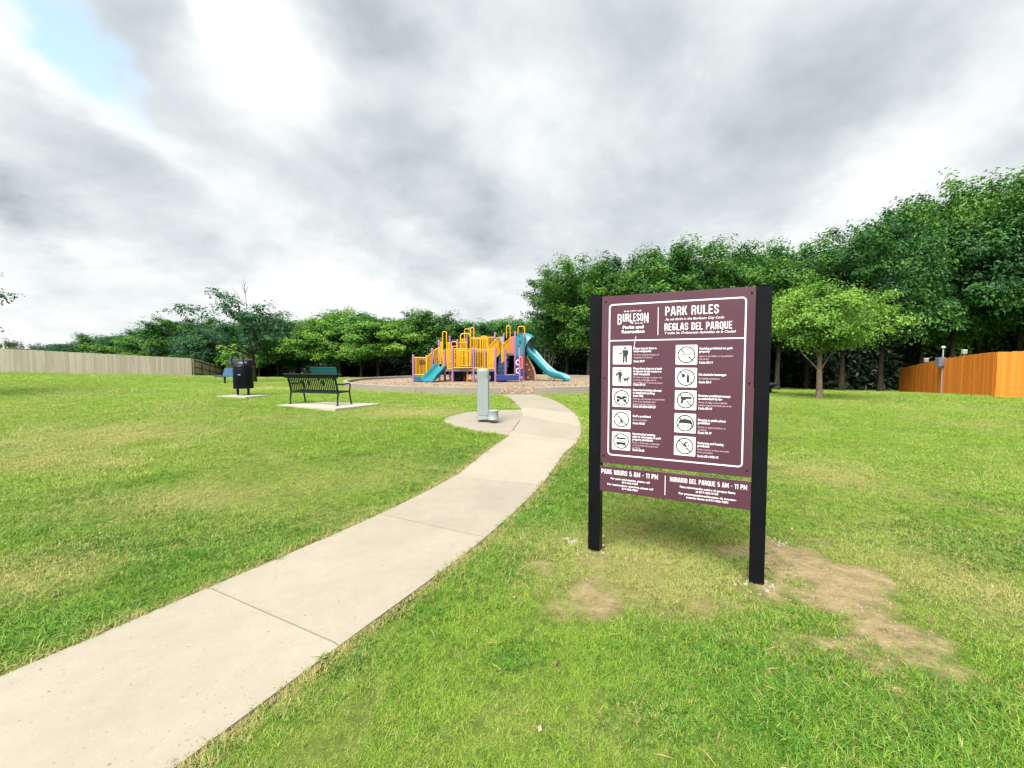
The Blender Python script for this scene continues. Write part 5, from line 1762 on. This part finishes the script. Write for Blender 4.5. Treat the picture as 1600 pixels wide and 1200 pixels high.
ROWZ = [1.671, 1.504, 1.338, 1.168, 0.998]
IC = .142
def rule(col, row, en, es, code, z_first, z_es, z_code):
    x_ = .297 if col == 0 else .765
    dz = .0215
    ls = []
    for i, s in enumerate(en):
        ls.append(((s, x_, z_first-i*dz, .0150), dict(bold=.022, kx=.86)))
    ls.append(((code, x_, z_code, .0150), dict(bold=.022, kx=.86, shear=.12)))
    block(panel, 'rule_lettering', ls, 'white')
    block(panel, 'translation_lettering', [((s, x_, z_es-i*.0205, .0128), dict(bold=.0, kx=.80, shear=.2)) for i, s in enumerate(es)], 'pale')
rule(0, 0, ['Please deposit litter in', 'trash receptacles'], ['Por favor deposite la basura en', 'receptáculos de basura'], 'Code 58-9', 1.6435, 1.596, 1.545)
rule(0, 1, ['Please keep dogs on a leash', '& dispose of pet waste in a', 'trash receptacle'], ['Por favor mantenga a su perro con', 'la correa y deshágase de sus', 'desperdicios en los botes de basura'], 'Code 58-16', 1.490, 1.424, 1.366)
rule(0, 2, ['Motorized vehicles allowed', 'in designated parking', 'areas only'], ['Vehículos motorizados son permitidos', 'en las áreas designadas para', 'estacionamiento solamente'], 'Code 58-2/58-6/58-27', 1.324, 1.258, 1.197)
rule(0, 3, ['Golf is prohibited'], ['Golf es prohibido'], 'Code 58-20', 1.122, 1.094, 1.067)
rule(0, 4, ['Unauthorized vending,', 'sales or advertising on park', 'property prohibited'], ['Venta no autorizada, o publicidad', 'en la propiedad del parque está', 'prohibida'], 'Code 58-22', .984, .918, .858)
rule(1, 0, ['Smoking prohibited on park', 'property'], ['Fumar es prohibido en la propiedad', 'del parque'], 'Code 58-11', 1.637, 1.583, 1.536)
rule(1, 1, ['No alcoholic beverages'], ['Sin bebidas alcohólicas'], 'Code 58-4', 1.449, 1.421, 1.394)
rule(1, 2, ['Firearms prohibited except', 'as authorized by law'], ['Armas de fuego son prohibidas', 'excepto según autorizado por la ley'], 'Code 58-10', 1.296, 1.249, 1.204)
rule(1, 3, ['Sleeping in public places', 'prohibited'], ['Dormir en lugares públicos es', 'prohibido'], 'Code 58-17', 1.119, 1.068, 1.026)
rule(1, 4, ['Swimming and boating', 'prohibited'], ['Nadar y pasear en bote son prohi-', 'bidos, prohibidos'], 'Code 58-14/58-15', .951, .905, .855)
mb = MB(); put_caps(mb, 'PARK HOURS 5 AM - 11 PM', .055, .6535, .038, .437, .105); put_caps(mb, 'HORARIO DEL PARQUE 5 AM - 11 PM', .579, .651, .036, .513, .100); mb.build('hours_lettering', M['white'], hours)
cap = .0148
block(hours, 'contact_lettering', [((s, x_, z_, cap), dict(width=w_, bold=.016, align='C')) for s, x_, z_, w_ in (
    ('For park information, please call', .281, .615, .300), ('817-426-9104', .281, .591, .122), ('For maintenance concerns, please call', .281, .566, .352), ('817-426-9201', .281, .542, .122),
    ('Para información sobre el parque llama', .835, .613, .370), ('al 817-426-9104', .835, .589, .150), ('Por preocupaciones/asuntos de manten-', .835, .563, .385), ('imiento llama al 817-426-9201', .835, .539, .280))], 'white')

# pictograms
class Pic:
    def __init__(self, x0, z0):
        self.x0, self.z0 = x0, z0; self.mb = MB()
    def poly(self, pts, y=.0):
        P = [(self.x0+a*IC, self.z0+b*IC) for a, b in pts]
        ar = sum(P[i-1][0]*P[i][1]-P[i][0]*P[i-1][1] for i in range(len(P)))
        if ar < 0:
            P = P[::-1]
        self.mb.plate(P, .0016-y, .0022)
        return self
    def disc(self, cx_, cz_, r_, n=14, ky=1.0): return self.poly([(cx_+r_*math.cos(2*math.pi*i/n), cz_+r_*ky*math.sin(2*math.pi*i/n)) for i in range(n)])
    def line(self, a, b, w):
        a = np.array(a); b = np.array(b); d = (b-a)/np.linalg.norm(b-a); nrm = np.array([-d[1], d[0]])*w/2
        return self.poly([a+nrm, b+nrm, b-nrm, a-nrm])
    def ring(self, cx_, cz_, r_, w, n=36):
        for i in range(n):
            a, b = 2*math.pi*i/n, 2*math.pi*(i+1)/n
            self.poly([(cx_+r_*math.cos(a), cz_+r_*math.sin(a)), (cx_+r_*math.cos(b), cz_+r_*math.sin(b)), (cx_+(r_-w)*math.cos(b), cz_+(r_-w)*math.sin(b)), (cx_+(r_-w)*math.cos(a), cz_+(r_-w)*math.sin(a))])
        return self
def ban(p, gap=(.36, .64)):
    p.ring(.5, .5, .435, .064)
    a = np.array([.20, .80]); b = np.array([.80, .20])
    p.line(a, a+(b-a)*gap[0], .06); p.line(a+(b-a)*gap[1], b, .06)
PAN = []
for c, x_ in enumerate((.138, .604)):
    for rw, zt in enumerate(ROWZ):
        w_ = IC if c == 0 else IC+.005
        mb = MB(); mb.plate(rr_poly(x_, x_+w_, zt-IC, zt, .006), .0024, .0039)
        mb.build('pictogram_plate', M['white'], panel)
        p = Pic(x_+(w_-IC)/2, zt-IC)
        if (c, rw) == (0, 0):
            p.disc(.66, .88, .065).poly([(.53, .78), (.80, .78), (.84, .72), (.84, .50), (.79, .50), (.79, .42), (.78, .08), (.68, .08), (.67, .42), (.65, .42), (.64, .08), (.54, .08), (.54, .66), (.46, .60), (.33, .62), (.33, .57), (.47, .545)])
            p.line((.20, .44), (.26, .10), .03).line((.26, .095), (.42, .095), .03).line((.42, .10), (.48, .44), .03)
            p.disc(.30, .50, .018).disc(.34, .42, .018).disc(.31, .35, .016)
        elif (c, rw) == (0, 1):
            p.disc(.40, .84, .05).poly([(.30, .76), (.50, .76), (.52, .52), (.48, .52), (.48, .16), (.41, .16), (.40, .44), (.39, .44), (.38, .16), (.31, .16), (.31, .68), (.22, .58), (.16, .60), (.15, .56), (.23, .52), (.30, .60)])
            p.line((.07, .44), (.12, .17), .025).line((.12, .17), (.23, .17), .025).line((.23, .17), (.28, .44), .025)
            p.poly([(.58, .42), (.80, .42), (.86, .50), (.90, .46), (.95, .44), (.94, .40), (.88, .38), (.84, .30), (.83, .16), (.79, .16), (.78, .28), (.67, .28), (.66, .16), (.62, .16), (.61, .32), (.55, .40), (.53, .48)])
            p.line((.51, .54), (.86, .47), .012)
        elif (c, rw) == (0, 2):
            ban(p, (.14, .86))
            p.disc(.31, .35, .095).disc(.68, .35, .095)
            p.poly([(.20, .58), (.26, .62), (.40, .60), (.50, .53), (.58, .60), (.66, .62), (.80, .55), (.82, .46), (.74, .48), (.66, .47), (.58, .40), (.42, .40), (.34, .47), (.24, .46)])
            p.line((.58, .60), (.50, .68), .03)
        elif (c, rw) == (0, 3):
            ban(p, (.30, .58))
            p.disc(.42, .63, .05).poly([(.42, .58), (.52, .56), (.56, .40), (.60, .24), (.66, .18), (.60, .17), (.54, .26), (.50, .36), (.46, .28), (.38, .18), (.34, .20), (.42, .32), (.45, .44)])
            p.line((.50, .54), (.66, .64), .035).line((.66, .64), (.48, .76), .016)
            p.disc(.36, .80, .018)
        elif (c, rw) == (0, 4):
            ban(p, (.16, .86))
            p.poly([(.26, .70), (.74, .70), (.76, .60), (.24, .60)]).poly([(.24, .44), (.76, .44), (.76, .30), (.24, .30)]).disc(.35, .27, .04).disc(.66, .27, .04)
            p.line((.28, .60), (.28, .44), .025).line((.72, .60), (.72, .44), .025).disc(.42, .51, .035)
        elif (c, rw) == (1, 0):
            ban(p, (.34, .66))
            p.poly([(.24, .56), (.72, .56), (.72, .505), (.24, .505)]).poly([(.22, .41), (.52, .41), (.52, .36), (.22, .36)]).line((.55, .44), (.64, .37), .03).line((.60, .385), (.76, .385), .03)
        elif (c, rw) == (1, 1):
            ban(p, (.18, .84))
            p.disc(.37, .60, .095, ky=1.1).line((.37, .50), (.37, .26), .018).line((.30, .25), (.44, .25), .03)
            p.poly([(.565, .82), (.615, .82), (.62, .66), (.67, .54), (.67, .24), (.53, .24), (.53, .54), (.56, .66)])
        elif (c, rw) == (1, 2):
            ban(p, (.18, .56))
            p.poly([(.24, .66), (.30, .69), (.80, .68), (.80, .57), (.56, .56), (.50, .50), (.42, .50), (.37, .35), (.36, .31), (.24, .33), (.30, .52), (.25, .60)])
        elif (c, rw) == (1, 3):
            ban(p, (.16, .86))
            p.poly([(.16, .42), (.22, .66), (.34, .70), (.50, .73), (.66, .70), (.80, .66), (.86, .52), (.84, .42), (.72, .48), (.30, .50)]).poly([(.15, .42), (.20, .42), (.20, .34), (.15, .34)]).poly([(.80, .42), (.86, .42), (.86, .32), (.80, .32)]).line((.18, .38), (.83, .36), .03)
        else:
            ban(p, (.42, .62))
            p.poly([(.44, .64), (.54, .74), (.70, .72), (.70, .68), (.58, .68), (.54, .62), (.62, .50), (.58, .44), (.46, .48), (.34, .46), (.34, .50), (.48, .54)]).disc(.70, .54, .045)
            p.line((.16, .40), (.60, .42), .014).line((.22, .35), (.78, .36), .014)
        p.mb.build('pictogram', M['ink'], panel)

# broken concrete collars and loose stones on the bare soil by the posts
def stones():
    r = np.random.default_rng(12)
    mb = MB(); mb2 = MB()
    def rock(x_, y_, s, mb=mb):
        n = 7
        z_ = G(x_, y_)
        ring = [(x_+s*r.uniform(.6, 1.1)*math.cos(6.283*i/n), y_+s*r.uniform(.6, 1.1)*math.sin(6.283*i/n), z_-.01) for i in range(n)]
        up = [(x_+(q[0]-x_)*.6+r.normal(0, s*.1), y_+(q[1]-y_)*.6, z_+s*r.uniform(.25, .55)) for q in ring]
        mb.add(ring+up, [(i, (i+1) % n, n+(i+1) % n, n+i) for i in range(n)]+[tuple(range(n, 2*n))])
    for lx in (-.005, 1.165):
        c = SL+SD*lx
        for i in range(18):
            a = r.uniform(0, 6.283); d = r.uniform(.06, .14)
            rock(c[0]+d*math.cos(a)*1.1, c[1]+d*math.sin(a)-.02, r.uniform(.006, .024))
    for b in BAREW[:8]:
        for i in range(60):
            rock(b[0]+r.normal(0, b[2]*.8), b[1]+r.normal(0, b[3]*1.1), r.uniform(.004, .013), mb2)
    q = hit(896, 846)
    for i in range(10):
        rock(q[0]+r.normal(0, .035), q[1]+r.normal(0, .05), r.uniform(.01, .03))
    q = hit(1215, 845)
    for i in range(10):
        rock(q[0]+r.normal(0, .06), q[1]+r.normal(0, .04), r.uniform(.01, .025))
    kind(mb.build('concrete_rubble', M['stone']), 'stuff')
    kind(mb2.build('soil_clods', M['clod']), 'stuff')
stones()


# clippings and specks lying on the concrete path
def clippings():
    r = np.random.default_rng(21)
    n = 1800
    i = r.integers(0, len(LC)-1, n); t_ = r.uniform(size=n)
    w_ = np.where(r.uniform(size=n) < .6, np.where(r.uniform(size=n) < .5, r.beta(1, 9, n), 1-r.beta(1, 9, n)), r.uniform(.02, .98, n))
    A_ = np.array(LC); B_ = np.array(RC)
    p0 = A_[i]*(1-t_[:, None])+A_[i+1]*t_[:, None]; p1 = B_[i]*(1-t_[:, None])+B_[i+1]*t_[:, None]
    p = p0+(p1-p0)*np.clip(w_, .012, .988)[:, None]
    z = Gv(p[:, 0], p[:, 1])+.0245
    src = MB(); src.add([(-.009, -.0012, 0), (.0, -.0016, .0016), (.010, 0, 0), (.0, .0014, .0018)], [(0, 1, 3), (1, 2, 3)])
    m1 = src.mesh('clipping', M['strawblade']); a = m1.attributes.new('tone', 'FLOAT', 'POINT'); a.data.foreach_set('value', np.full(4, .3, np.float32))
    src = MB(); src.add([(-.006, -.004, 0), (.005, -.005, .001), (.007, .004, .0015), (-.004, .005, 0)], [(0, 1, 2, 3)])
    m2 = src.mesh('leaf_speck', M['clod'])
    rot = np.stack([r.normal(0, .1, n), r.normal(0, .1, n), r.uniform(0, 6.28, n)], -1)
    scatter('path_clippings', np.stack([p[:, 0], p[:, 1], z], -1), r.uniform(.3, .95, n), rot, r.uniform(0, .6, n), (r.uniform(size=n) < .3).astype(int), [m1, m2])
clippings()


# fallen leaves and dry scraps lying in the lawn
def litter():
    r = np.random.default_rng(33)
    x_, y_ = ring_points(1.0, 9.5, 11)
    k = ~(inpoly(x_, y_, PATH_POLY) | inpoly(x_, y_, APOLY))
    x_, y_ = x_[k], y_[k]
    n = len(x_)
    z_ = Gv(x_, y_)+r.uniform(.012, .035, n)
    a = MB(); a.add([(-.016, 0, 0), (-.004, -.009, .004), (.016, 0, .002), (-.002, .009, .005)], [(0, 1, 2), (0, 2, 3)])
    b = MB(); b.add([(-.03, -.0015, 0), (.0, -.002, .004), (.032, 0, .001), (0, .002, .004)], [(0, 1, 2), (0, 2, 3)])
    m1 = a.mesh('dead_leaf', M['chip']); m2 = b.mesh('dry_stalk', M['strawblade'])
    t = m2.attributes.new('tone', 'FLOAT', 'POINT'); t.data.foreach_set('value', np.full(4, .7, np.float32))
    rot = np.stack([r.normal(0, .35, n), r.normal(0, .35, n), r.uniform(0, 6.28, n)], -1)
    scatter('lawn_litter', np.stack([x_, y_, z_], -1), r.uniform(.6, 1.5, n), rot, r.uniform(.3, .9, n), (r.uniform(size=n) < .65).astype(int), [m1, m2])
litter()
